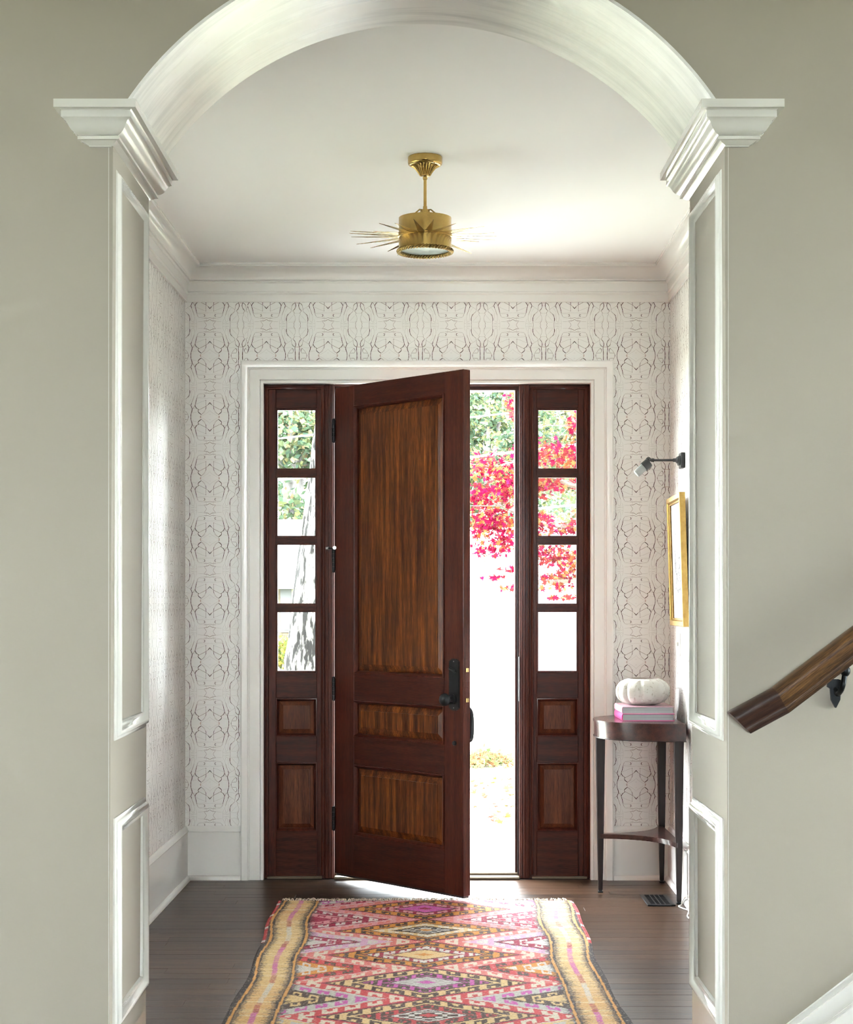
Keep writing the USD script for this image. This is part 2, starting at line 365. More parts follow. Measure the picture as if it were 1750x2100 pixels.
# foyer walls, wallpapered
def back_wall():
    poly = sg.box(-1.32, 0, 1.36, 3.3).difference(sg.box(OX0 - .012, -.1, OX1 + .012, OZ + .012))
    v, f = extrude(poly, 1.0)
    return np.stack([v[:, 0], .16 * v[:, 2], v[:, 1]], 1), f
wb = thing('wall_back', 'wallpapered wall around the front door', 'wall', (0, 0, 0), kind='structure')
obj('wall_body', back_wall(), 'paper_ground', wb)
wl = thing('wall_left', 'wallpapered left wall of the foyer', 'wall', (XL(0), 0, 0), kind='structure')
def left_wall():                                          # with a window near the arch, hidden from the camera by the jamb
    poly = sg.box(YB, 0, 0, 3.3).difference(sg.box(WY0, WZ0, WY1, WZ1))
    v, f = extrude(poly, .14)
    return np.stack([np.array([XL(q) for q in v[:, 0]]) - v[:, 2], v[:, 0], v[:, 1]], 1), f
WY0, WY1, WZ0, WZ1 = -2.75, -1.30, .55, 2.45
obj('wall_body', left_wall(), 'paper_ground', wl)
w3 = thing('window_3', 'white casement window in the left foyer wall, behind the jamb', 'window', (XL(-2.1), -2.1, 1.6), kind='structure')
def wmap(a, b, h): return (np.array([XL(q) for q in a]) + h, a, b)
lp = [(WY0, WZ0), (WY1, WZ0), (WY1, WZ1), (WY0, WZ1)]
obj('casing', remap(sweep(lp, [(-.002, -.14), (-.002, .012), (.010, .016), (.07, .018), (.085, .024), (.09, .018), (.09, 0), (.012, 0), (.012, -.14)], True, -1.0), wmap), 'trim_paint', w3, smooth=25)
for a, b_, c, d in ((WY0, WY1, WZ0, WZ0 + .05), (WY0, WY1, WZ1 - .05, WZ1), (WY0, WY0 + .05, WZ0, WZ1), (WY1 - .05, WY1, WZ0, WZ1), ((WY0 + WY1) / 2 - .025, (WY0 + WY1) / 2 + .025, WZ0, WZ1)):
    obj('sash', remap(box(a, b_, c, d, -.10, -.06, .003), wmap), 'trim_paint', w3)
obj('pane', remap(box(WY0 + .03, (WY0 + WY1) / 2 - .01, WZ0 + .03, WZ1 - .03, -.083, -.079), wmap), 'pane_glass', w3)
mat('sheer', {'t': ('transparent_bsdf', {'color': (.95, .95, .95)}), 'l': ('translucent_bsdf', {'color': (.88, .88, .87)}), 'm': ('mix_closure', {'fac': .86})}, [('t.BSDF', 'm.closure1'), ('l.BSDF', 'm.closure2')], 'm.closure')
sv = []
for k in range(81):
    yy = WY0 + .01 + (WY1 - WY0 - .02) * k / 80; sv += [(XL(yy) - .030 + .012 * math.sin(k * .9), yy, WZ0 + .02), (XL(yy) - .030 + .012 * math.sin(k * .9), yy, WZ1 - .02)]
obj('sheer_curtain', (np.array(sv), np.array([[2 * k, 2 * k + 2, 2 * k + 3, 2 * k + 1] for k in range(80)])), 'sheer', w3, smooth=True)
obj('pane', remap(box((WY0 + WY1) / 2 + .01, WY1 - .03, WZ0 + .03, WZ1 - .03, -.083, -.079), wmap), 'pane_glass', w3)
wr = thing('wall_right', 'wallpapered right wall of the foyer', 'wall', (XR(0), 0, 0), kind='structure')
obj('wall_body', extrude(sg.Polygon([(XR(0), 0), (XR(YB), YB), (XR(YB) + .12, YB), (XR(0) + .12, 0)]), 3.3), 'paper_ground', wr)
struct('ceiling', box(-1.4, 1.45, YB - .3, .16, ZC, ZC + .1), 'ceiling_paint', 'smooth white ceiling of the foyer')
# hall round the camera
struct('ceiling_001', box(-3.1, 3.1, -11.7, YF, 3.05, 3.15), 'ceiling_paint', 'white ceiling of the hall')
rear = sg.box(-3.1, 0, 3.1, 3.05).difference(sg.box(-.32, 1.15, .95, 2.5))
struct('wall_rear', xz_extrude(rear, -11.75, -11.6), 'wall_paint', 'greige wall of the hall behind the camera')
def hall_side(x0, x1):                                    # a tall window beside the arch in either side wall of the hall
    v, f = extrude(sg.box(-11.6, 0, YF, 3.05).difference(sg.box(-4.98, .3, -4.24, 2.9)), 1.0)
    return np.stack([x0 + (x1 - x0) * v[:, 2], v[:, 0], v[:, 1]], 1), f
struct('wall_hall_left', hall_side(-3.22, -3.1), 'wall_paint', 'greige left wall of the hall')
struct('wall_hall_right', hall_side(3.1, 3.22), 'wall_paint', 'greige right wall of the hall')

# wallpaper print: line drawing of one quarter of the repeat, mirrored both ways, laid as fine ink on the paper
INK = {'d': (.095, .050, .048), 'm': (.27, .20, .195), 'l': (.55, .52, .50), 'r': (.34, .15, .13)}
CUR = [('m', 6, [(575, 617), (588, 640), (605, 668), (630, 690)]), ('m', 9, [(500, 745), (520, 730), (545, 715), (600, 705), (640, 700)]), ('l', 5, [(640, 700), (700, 694), (770, 690)]),
       ('m', 7, [(500, 781), (540, 771), (590, 768), (640, 771)]), ('l', 5, [(640, 771), (700, 776), (745, 784), (770, 805)]), ('m', 7, [(770, 805), (785, 840), (800, 880)]), ('d', 11, [(800, 880), (810, 930), (822, 985), (838, 1035)]),
       ('d', 10, [(636, 800), (619, 818), (618, 842), (638, 862)]), ('l', 4, [(640, 800), (700, 792), (760, 798)]), ('l', 4, [(638, 862), (690, 866), (755, 868), (800, 880)]),
       ('l', 4, [(500, 885), (545, 888), (590, 893), (690, 890), (800, 882)]), ('d', 9, [(590, 925), (591, 945)]), ('m', 6, [(590, 940), (589, 1000), (586, 1065)]), ('d', 9, [(586, 1065), (588, 1110), (600, 1145)]),
       ('m', 6, [(600, 1145), (630, 1190), (665, 1225), (695, 1250)]), ('l', 5, [(592, 930), (700, 970), (830, 1025)]), ('d', 13, [(500, 980), (515, 1003), (540, 1030)]), ('m', 8, [(540, 1030), (590, 1068), (660, 1103), (735, 1142)]),
       ('d', 13, [(838, 1035), (832, 1070), (812, 1100), (790, 1122)]), ('d', 9, [(790, 1122), (765, 1135), (748, 1146), (768, 1158), (770, 1178)]), ('d', 14, [(770, 1178), (755, 1205), (725, 1230), (693, 1254)]),
       ('l', 4, [(500, 1158), (535, 1195), (580, 1225), (640, 1262), (700, 1295)]), ('l', 4, [(695, 1250), (640, 1222), (600, 1190)]), ('r', 7, [(695, 1284), (720, 1284), (706, 1293), (728, 1303)]), ('l', 4, [(500, 1245), (520, 1240)]),
       ('d', 14, [(905, 1118), (905, 1150), (915, 1190), (930, 1230)]), ('d', 11, [(930, 1230), (936, 1270), (936, 1305)]), ('d', 12, [(905, 1118), (918, 1085), (935, 1050)]), ('d', 12, [(935, 1050), (925, 1020), (915, 990)]),
       ('m', 8, [(915, 990), (895, 940), (875, 885), (858, 835)]), ('l', 5, [(858, 835), (848, 780), (856, 720), (885, 680), (912, 710), (918, 770)]), ('l', 4, [(918, 770), (921, 830), (920, 885)]),
       ('m', 8, [(836, 1032), (855, 1075), (882, 1114)]), ('d', 9, [(880, 1110), (892, 1122), (905, 1120)]), ('m', 7, [(935, 1048), (970, 1028)]), ('l', 6, [(970, 1028), (1020, 998), (1072, 962)]),
       ('l', 4, [(790, 1120), (840, 1112), (885, 1114)]), ('l', 4, [(905, 1122), (980, 1130), (1060, 1118), (1150, 1110)]), ('m', 7, [(970, 617), (966, 660), (962, 700)]), ('d', 13, [(962, 700), (957, 745), (964, 790)]), ('d', 10, [(964, 790), (980, 835), (1010, 868)]),
       ('m', 7, [(1010, 868), (1045, 898), (1072, 925)]), ('l', 5, [(1072, 925), (1068, 962)]), ('l', 4, [(975, 690), (1020, 682), (1075, 680), (1125, 695), (1160, 740), (1158, 800), (1130, 845)]), ('l', 4, [(1000, 700), (1060, 770), (1115, 830)]),
       ('m', 8, [(1138, 617), (1128, 650), (1140, 680), (1160, 710)]), ('l', 6, [(1160, 710), (1166, 760), (1150, 825), (1130, 855)]), ('m', 7, [(1130, 855), (1142, 885), (1118, 920), (1090, 935)]), ('l', 4, [(1142, 885), (1175, 880), (1205, 883)]),
       ('m', 6, [(1070, 935), (1078, 1000), (1086, 1040)]), ('d', 9, [(1086, 1040), (1100, 1075), (1130, 1098), (1155, 1110)]), ('d', 10, [(1112, 938), (1145, 972), (1166, 1015)]), ('d', 12, [(1166, 1015), (1172, 1060), (1157, 1112)]),
       ('d', 11, [(1155, 1110), (1153, 1160), (1157, 1210)]), ('d', 14, [(1157, 1210), (1162, 1260), (1160, 1305)]), ('r', 7, [(1157, 1110), (1205, 1107)]), ('d', 10, [(988, 1285), (986, 1305)]),
       ('m', 6, [(990, 1290), (1000, 1255), (1035, 1198), (1080, 1150)]), ('d', 9, [(1080, 1150), (1098, 1146), (1118, 1180), (1116, 1215)]), ('m', 7, [(1116, 1215), (1095, 1245), (1050, 1246), (1010, 1254)]), ('l', 4, [(797, 617), (800, 680), (818, 750)]),
       ('l', 4, [(800, 655), (860, 640), (960, 632)]), ('l', 4, [(835, 690), (890, 650), (965, 668)]), ('l', 4, [(805, 1195), (850, 1205), (905, 1215)]), ('l', 4, [(925, 900), (960, 960), (1000, 1000)]), ('l', 4, [(615, 880), (570, 700), (560, 690)]) ]
def quarter():
    V, Fc, C = [], [], []; n = 0
    for tone, w, pts in CUR:
        p = catmull(pts, 4); p = np.stack([(p[:, 0] - 500) / 705.0 * .15235, -(p[:, 1] - 617) / 688.0 * .1515], 1)
        d = np.gradient(p, axis=0); d /= np.linalg.norm(d, axis=1, keepdims=True) + 1e-9
        k = len(p); tt = np.linspace(0, 1, k); ww = w * {'d': 1.12, 'm': 1.0, 'l': 1.0, 'r': 1.0}[tone] / 10.94 * S * .5 * (.55 + .45 * np.sin(np.pi * (.12 + .76 * tt)))
        nn = np.stack([-d[:, 1], d[:, 0]], 1) * ww[:, None]
        V.append(np.stack([p + nn, p - nn], 1).reshape(-1, 2))
        for i in range(k - 1): Fc += [[n + 2 * i, n + 2 * i + 1, n + 2 * i + 3], [n + 2 * i, n + 2 * i + 3, n + 2 * i + 2]]
        C += [INK[tone]] * (2 * k); n += 2 * k
    V, Fc, C = np.vstack(V), np.array(Fc), np.array(C)
    out_v = np.vstack([V * (sx, sy) for sx in (1, -1) for sy in (1, -1)])
    out_f = np.vstack([Fc + i * len(V) for i in range(4)])
    return out_v, out_f, np.vstack([C] * 4)
QV, QF, QC = quarter()
PU, PV = .3047, .303
def print_on(u0, v0, us, vs, inside):
    V, Fc, C = [], [], []; n = 0
    for i in us:
        for j in vs:
            v = QV + (u0 + i * PU, v0 + j * PV); c = v[QF].mean(1); k = inside(c[:, 0], c[:, 1])
            if not k.any(): continue
            f = QF[k]; used, inv = np.unique(f, return_inverse=True)
            V.append(v[used]); Fc.append(inv.reshape(-1, 3) + n); C.append(QC[used]); n += len(used)
    return np.vstack(V), np.vstack(Fc), np.vstack(C)
HZ = HC + (CY - 666.4) * S
def ins_b(u, v): return (v > .262) & (v < 2.857) & (u < 1.2215) & (u > -.868) & ~((u > -.87) & (u < .905) & (v < 2.54))
def ins_b2(u, v): return (v > .262) & (v < 2.857) & (u > -1.1755) & (u <= -.868)
for (off, fn) in ((1.0533, ins_b), (-1.0545, ins_b2)):
    V, Fc, C = print_on(off, HZ, range(-8, 3), range(-9, 2), fn)
    obj('wallpaper_print', (np.stack([V[:, 0], np.full(len(V), -.0004), V[:, 1]], 1), Fc), 'paper_ink', wb, colors=C, kind='stuff')
def ins_s(u, v): return (u < -.0005) & (u > YB + .002) & (v > .262) & (v < 2.857)
def ins_l(u, v): return ins_s(u, v) & ~((u > WY0 - .05) & (u < WY1 + .05) & (v > WZ0 - .05) & (v < WZ1 + .05))
for (w_, X, sg_, fn) in ((wl, XL, 1, ins_l), (wr, XR, -1, ins_s)):
    V, Fc, C = print_on(-.11, HZ, range(-13, 2), range(-9, 2), fn)
    obj('wallpaper_print', (np.stack([np.array([X(q) for q in V[:, 0]]) + sg_ * .0004, V[:, 0], V[:, 1]], 1), Fc), 'paper_ink', w_, colors=C, kind='stuff')

# crown, baseboards, door casing
CROWN = [(-.01, 2.853), (.010, 2.853), (.012, 2.857), (.012, 2.889), (.016, 2.891), (.020, 2.895), (.020, 2.901), (.015, 2.905), (.017, 2.943), (.022, 2.946), (.026, 2.951), (.022, 2.956), (.030, 2.958), (.033, 2.963)]
for a in np.linspace(0, np.pi / 2, 9)[1:-1]: CROWN.append((.033 + .042 * (1 - math.cos(a)), 2.963 + .052 * math.sin(a)))
CROWN += [(.075, 3.015), (.080, 3.017), (.080, 3.024), (.083, 3.026), (.083, ZC + .002), (-.01, ZC + .002)]
cr_path = [(XL(YB + .001), YB + .001), (XL(0), 0), (XR(0), 0), (XR(YB + .001), YB + .001)]
struct('trim_5', sweep(cr_path, CROWN, False, -1.0), 'trim_paint', 'white coved crown moulding round the top of the foyer', smooth=25)
BASEB = [(-.006, 0), (.014, 0), (.014, .236), (.018, .238), (.020, .243), (.016, .248), (.013, .256), (.009, .262), (.004, .266), (-.006, .266)]
SHOE = [(.012, 0), (.030, 0), (.030, .006), (.028, .014), (.023, .020), (.016, .023), (.012, .023)]
def base(name, path, lab):
    t = thing(name, lab, 'baseboard', (path[0][0], path[0][1], 0), kind='structure')
    obj('board', sweep(path, BASEB, False, -1.0), 'trim_paint', t, smooth=30)
    obj('shoe_moulding', sweep(path, SHOE, False, -1.0), 'trim_paint', t, smooth=30)
base('baseboard_left', [(XL(YB + .001), YB + .001), (XL(0), 0), (OX0 - .1135, 0)], 'tall white baseboard of the left wall, turning to the door casing')
base('baseboard_right', [(OX1 + .1135, 0), (XR(0), 0), (XR(YB + .001), YB + .001)], 'tall white baseboard of the right wall, behind the console table')
CASING = [(0, .150), (0, -.012), (.003, -.015), (.013, -.015), (.016, -.011), (.019, -.018), (.066, -.018), (.070, -.021), (.074, -.021), (.078, -.027), (.090, -.030), (.106, -.030), (.112, -.026), (.113, .004), (.02, .004), (.012, .150)]
cp = [(OX0, 0.0), (OX0, OZ), (OX1, OZ), (OX1, 0.0)]
struct('trim_6', remap(sweep(cp, CASING, False, 1.0), lambda a, b, h: (a, h, b)), 'trim_paint', 'white moulded casing round the mahogany door unit', smooth=25)

# floor: planks laid across the foyer, joints between them
fl = thing('floor', 'dark stained oak plank floor', 'floor', (0, 0, 0), kind='structure')
obj('subfloor', cat_(box(-3.1, 3.1, -11.6, 0, -.14, -.0205), box(-3.1, 3.1, .0003, .159, -.14, -.0005)), 'rubber', fl)
r2 = random.Random(3); y = .0; row = 0
while y > -4.55:
    w = .083
    x = -1.30 - r2.random() * 1.2
    while x < 1.30:
        L = .7 + r2.random() * 1.3
        a, b_ = max(x, -1.29 if y > YB - .02 else -.78), min(x + L, 1.30 if y > YB - .02 else .76)
        if b_ - a > .02:
            dz = r2.random() * .0005
            obj('plank', box(a + .0003, b_ - .0003, y - w + .0003, y - .0003, -.02, -dz, .0007), f'floor_oak_{r2.choice([0, 1, 1, 2, 2, 3])}', fl)
        x += L
    y -= w; row += 1
obj('hall_boards', box(-3.1, 3.1, -11.6, y, -.02, 0), 'floor_oak_1', fl)

# ------------------------------------------------------------------ door unit
YG = .052                                                 # glass plane
def lite_unit(name, lab, xs, flip):
    """One sidelight: xs = frame edge, stile, glass, glass, stile edge."""
    x0, x1, x2, x3 = xs
    t = thing(name, lab, 'window', ((x0 + x3) / 2, 0, 0), kind='structure')
    y0, y1 = .030, .075
    rows = [(PZ(961), PZ(838)), (PZ(1100), PZ(977)), (PZ(1239), PZ(1115.5)), (PZ(1378), PZ(1254))]
    ztop, zbot = PZ(796), .012
    for a, b_ in ((x0, x1), (x2, x3)): obj('stile', box(a, b_, y0, y1, zbot, ztop, .002), 'mahogany_frame', t)
    def rail(za, zb, nm='rail', yy=y0): obj(nm, box(x1, x2, yy, y1, za, zb, .002), 'mahogany_rail', t)
    rail(rows[0][1] + .004, ztop)
    for q in range(3): rail(rows[q + 1][1] + .002, rows[q][0] - .002, 'glazing_bar', y0 + .006)
    rail(PZ(1433), rows[3][0] - .004); rail(PZ(1565), PZ(1511)); rail(zbot, PZ(1706))
    for a, b_ in rows:
        bead = [(0, -.006), (0, .0), (.005, .008), (.008, .010), (.008, -.006)]
        lp = [(x1, a - .004), (x2, a - .004), (x2, b_ + .004), (x1, b_ + .004)]
        g = obj('pane', box(x1 + .001, x2 - .001, YG - .002, YG + .002, a - .003, b_ + .003), 'pane_glass', t)
        obj('glazing_bead', remap(sweep(lp, bead, True, 1.0), lambda p, q, h: (p, y0 + .010 + h, q)), 'mahogany_frame', g)
    for za, zb in ((PZ(1511), PZ(1433)), (PZ(1706), PZ(1565))):
        pn = obj('raised_panel', raised_panel(x1, x2, za, zb, .020, .036, .004, y0, 1), 'mahogany_side_panel', t)
        st = [(0, .002), (0, -.0045), (.004, -.005), (.007, -.002), (.010, .004), (.014, .010), (.014, .016)]
        obj('panel_moulding', remap(sweep([(x1, za), (x2, za), (x2, zb), (x1, zb)], st, True, 1.0), lambda p, q, h: (p, y0 + h, q)), 'mahogany_frame', pn, smooth=40)
    return t
lite_unit('window_1', 'mahogany sidelight left of the door, four panes over two panels, tree trunk behind', (-.767, -.730, -.528, -.489), 0)
lite_unit('window_2', 'mahogany sidelight right of the door, four panes over two panels, red maple behind', (.528, .5645, .7695, .798), 1)
fr = thing('trim_7', 'mahogany door frame and mullions between door and sidelights', 'door frame', (0, 0, 0), kind='structure')
yA, yB_ = .012, .145
def moulded_post(x0, x1, nm='post', steps=True):
    obj(nm, box(x0, x1, yA + .008, yB_, 0.0, OZ, .003), 'mahogany_frame', fr)
    if steps:
        c = (x0 + x1) / 2; w = (x1 - x0)
        obj('mullion_moulding', cat_(box(c - w * .36, c + w * .36, yA, yA + .01, .002, OZ - .002, .003), box(c - w * .14, c + w * .14, yA - .005, yA + .004, .003, OZ - .003, .003)), 'mahogany_frame', fr)
moulded_post(-.489, -.4405); moulded_post(.477, .528)
for a, b_ in ((OX0, -.767), (.798, OX1)): obj('side_jamb', box(a, b_, yA + .010, yB_, 0, OZ, .003), 'mahogany_frame', fr)
for a, b_ in ((OX0 + .001, -.489), (.528, OX1 - .001)):
    obj('head_jamb', box(a, b_, yA + .010, yB_, PZ(796), OZ - .001, .003), 'mahogany_rail', fr)
    lp = [(a + .006, .02), (a + .006, PZ(792)), (b_ - .006, PZ(792)), (b_ - .006, .02)]
    obj('stop_bead', remap(sweep(lp, [(0, .0), (0, -.006), (.006, -.009), (.012, -.006), (.014, .0)], False, -1.0), lambda p, q, h: (p, yA + .014 + h, q)), 'mahogany_frame', fr, smooth=40)
    obj('sill', box(a, b_, .028, .15, 0, .014, .002), 'mahogany_rail', fr)
    obj('sill_strip', box(a + .012, b_ - .012, yA + .004, yA + .04, 0, .012, .002), 'bronze_strip', fr)
obj('head_jamb', box(-.441, .478, .055, yB_, PZ(797), OZ - .001, .002), 'mahogany_rail', fr)
obj('head_jamb', box(-.441, .478, yA + .01, yB_, PZ(789.5), OZ - .0005, .002), 'mahogany_rail', fr)
obj('door_stop', box(.458, .478, .062, yB_, 0, OZ - .002, .002), 'mahogany_frame', fr)
obj('door_stop', box(-.4405, -.426, .062, yB_, 0, OZ - .002, .002), 'mahogany_frame', fr)
obj('weather_strip', box(.470, .4775, .050, .062, .02, OZ - .03), 'rubber', fr)
obj('strike_plate', box(.4745, .4775, .018, .046, .88, 1.10, .0008), 'steel', fr)
obj('threshold', cat_(box(-.441, .478, -.012, .15, .0, .014, .004), box(-.441, .478, .05, .15, .012, .026, .004)), 'bronze_strip', fr)

# the open door leaf: local x from the hinge to the free edge, local y away from the room
TH = math.radians(47.0)
HX, HY = -.4365, -.002
door = thing('door_1', 'tall mahogany front door of three raised panels, swung open into the foyer', 'door', (HX, HY, 0), rotz=-TH, kind='structure')
DT, DW, DZ0, DZ1 = .045, .908, .033, 2.430
def dobj(name, mesh, m, parent=door, **kw): return obj(name, mesh, m, parent, loc=True, **kw)
X1, X2 = .145, .782
dobj('stile', box(.004, X1, 0, DT, DZ0, DZ1, .0025), 'mahogany_frame'); dobj('stile', box(X2, DW, 0, DT, DZ0, DZ1, .0025), 'mahogany_frame')
PAN = [(1.022, 2.330), (.715, .893), (.234, .578)]
for za, zb in ((2.330, DZ1), (.893, 1.022), (.578, .715), (DZ0, .234)): dobj('rail', box(X1, X2, .0003, DT - .0003, za, zb, .0015), 'mahogany_rail')
for za, zb in PAN:
    pn = dobj('raised_panel', cat_(raised_panel(X1, X2, za, zb, .0215, .048, .003, 0, 1), raised_panel(X1, X2, za, zb, .0215, .048, .003, DT, -1)), 'mahogany_panel')
    st = [(0, .002), (0, -.0045), (.004, -.006), (.008, -.003), (.011, .004), (.016, .010), (.016, .018)]
    for s_, yy in ((1, 0), (-1, DT)):
        dobj('panel_moulding', remap(sweep([(X1, za), (X2, za), (X2, zb), (X1, zb)], st, True, 1.0), lambda p, q, h: (p, yy + s_ * h, q)), 'mahogany_frame', pn, smooth=40)
dobj('weather_strip', box(-.0035, .005, .004, .032, DZ0, DZ1 - .004), 'rubber')
dobj('bottom_sweep', box(.006, DW - .004, .004, DT - .004, .024, DZ0 + .001, .002), 'rubber')
# lock: escutcheon, knob, thumb turn, edge bolts
ex, ez0, ez1 = .851, .8766, 1.1127
w2, ch = .034, .012
out = sg.Polygon([(ex - w2, ez0 + ch), (ex - w2 + ch, ez0 + .004), (ex - .012, ez0), (ex + .012, ez0), (ex + w2 - ch, ez0 + .004), (ex + w2, ez0 + ch),
                  (ex + w2, ez1 - ch), (ex + w2 - ch, ez1 - .004), (ex + .012, ez1), (ex - .012, ez1), (ex - w2 + ch, ez1 - .004), (ex - w2, ez1 - ch)])
def plate(poly, y0, y1):
    v, f = extrude(poly, 1.0); return np.stack([v[:, 0], y0 + (y1 - y0) * v[:, 2], v[:, 1]], 1), f
pl = dobj('lock_plate', cat_(plate(out, -.003, .001), plate(out.buffer(-.005), -.006, -.002)), 'iron')
kn = lathe([(0, 0), (.021, .0), (.021, .006), (.012, .010), (.010, .026), (.012, .034), (.022, .040), (.0285, .050), (.029, .058), (.025, .068), (.014, .074), (0, .0755)], 32)
dobj('knob', (np.stack([kn[0][:, 0] + ex - .002, -.005 - kn[0][:, 2], kn[0][:, 1] + .928], 1), kn[1]), 'iron', pl, smooth=40)
dobj('thumb_turn', cat_(rotm(box(ex - .022, ex + .022, -.022, -.006, 1.057, 1.067, .003), .35, (0, 1, 0), (ex, 0, 1.062)), rotm(lathe([(0, 0), (.014, 0), (.014, .006), (0, .006)], 24, (0, 0, 0)), 0, (1, 0, 0))) if False else
     rotm(box(ex - .023, ex + .023, -.022, -.005, 1.056, 1.068, .004), .35, (0, 1, 0), (ex, 0, 1.062)), 'iron', pl)
for zz in (ez0 + .012, ez1 - .012): dobj('screw', ball((ex, -.0062, zz), .0032, 1, (1, .5, 1)), 'steel', pl)
dobj('door_chain_stud', (lambda L_: (np.stack([L_[0][:, 0] + .853, -L_[0][:, 2], L_[0][:, 1] + .727], 1), L_[1]))(lathe([(0, -.002), (.011, -.002), (.011, .006), (.009, .010), (0, .012)], 24)), 'iron', smooth=40)
for zz, hh in ((1.062, .052), (.925, .060)):
    ep = dobj('edge_plate', box(DW - .001, DW + .0015, .010, .036, zz - hh, zz + hh, .0008), 'mahogany_frame')
    dobj('bolt', box(DW + .001, DW + .005, .014, .032, zz - .010, zz + .010, .002), 'lock_brass', ep)
# outside pull grip, its back seen past the free edge
gp = [(.856, DT + .004, .89), (.857, DT + .03, .885), (.858, DT + .052, .86), (.858, DT + .057, .80), (.858, DT + .052, .745), (.857, DT + .03, .735), (.856, DT + .004, .73)]
dobj('pull_handle', cat_(tube(catmull(gp, 5), .012, 12), box(.83, .89, DT, DT + .008, .68, 1.10, .003)), 'iron', smooth=50)
# hinges and the hinge-pin stop
for zz in (2.219, 1.578, .944, .303):
    kn_ = [cyl((-.002, -.006, zz - .052 + .0208 * q + .0006), (-.002, -.006, zz - .052 + .0208 * (q + 1) - .0006), .0085, 16) for q in range(5)]
    h_ = dobj('hinge', cat_(*kn_, ball((-.002, -.006, zz + .054), .0075, 1), ball((-.002, -.006, zz - .054), .0075, 1)), 'iron', smooth=40)
    dobj('hinge_leaf', box(.0, .004, -.004, .036, zz - .051, zz + .051), 'iron', h_)
sp = dobj('hinge_pin_stop', cat_(cyl((-.002, -.006, 1.632), (-.002, -.006, 1.642), .010, 16), cyl((-.002, -.006, 1.638), (.046, -.040, 1.638), .004, 10), cyl((-.002, -.006, 1.638), (-.030, -.022, 1.638), .004, 10)), 'iron', smooth=40)
dobj('stop_pad', cat_(cyl((.040, -.036, 1.638), (.051, -.044, 1.638), .009, 16), cyl((-.026, -.020, 1.638), (-.036, -.026, 1.638), .008, 16)), 'steel', sp, smooth=40)

# ------------------------------------------------------------------ ceiling light
LX, LY = .0075, -2.0
cl = thing('ceiling_light', 'antique brass drum ceiling light ringed by thin sunburst spikes', 'ceiling light', (LX, LY, ZC))
P0 = np.array((LX, LY, 0))
obj('canopy', lathe([(0, ZC), (.063, ZC), (.0645, ZC - .003), (.0645, ZC - .022), (.063, ZC - .027), (.058, ZC - .031), (.050, ZC - .033), (0, ZC - .033)], 64, P0), 'brass', cl, smooth=35)
fp = [(.052, ZC - .031)] + [(.050 - .031 * (t ** .62), ZC - .033 - .036 * t) for t in np.linspace(0, 1, 12)] + [(.014, ZC - .071), (0, ZC - .071)]
obj('fluted_cup', lathe(fp, 192, P0, lambda a, k: 1 + .10 * np.cos(22 * a) * (k > 0)), 'brass', cl, smooth=50)
obj('stem', cat_(cyl(P0 + (0, 0, ZC - .069), P0 + (0, 0, 2.832), .0058, 20), lathe([(0, ZC - .074), (.008, ZC - .074), (.009, ZC - .078), (.008, ZC - .084), (0, ZC - .084)], 24, P0), lathe([(0, 2.850), (.0075, 2.850), (.0078, 2.834), (0, 2.834)], 24, P0)), 'brass', cl, smooth=40)
obj('hub', cat_(lathe([(0, 2.836), (.0185, 2.836), (.0185, 2.798), (0, 2.798)], 32, P0)), 'brass', cl, smooth=40)
for k in range(3):
    a = math.radians(-28 + 120 * k); d = np.array((math.cos(a), math.sin(a), 0))
    obj('strap', tube([P0 + d * .012 + (0, 0, 2.836), P0 + d * .024 + (0, 0, 2.836), P0 + d * .060 + (0, 0, 2.806), P0 + d * .096 + (0, 0, 2.785)], .0026, 8), 'brass', cl, smooth=60)
ZB, ZT, RD = 2.684, 2.806, .0985
obj('drum', lathe([(RD, ZB), (RD, ZT), (RD - .002, ZT), (RD - .002, ZB), (RD, ZB)], 96, P0), 'brass', cl, smooth=35)
obj('diffuser', lathe([(0, ZB + .004), (RD - .006, ZB + .004), (RD - .003, ZB + .010), (0, ZB + .010)], 64, P0), 'diffuser', cl, smooth=35)
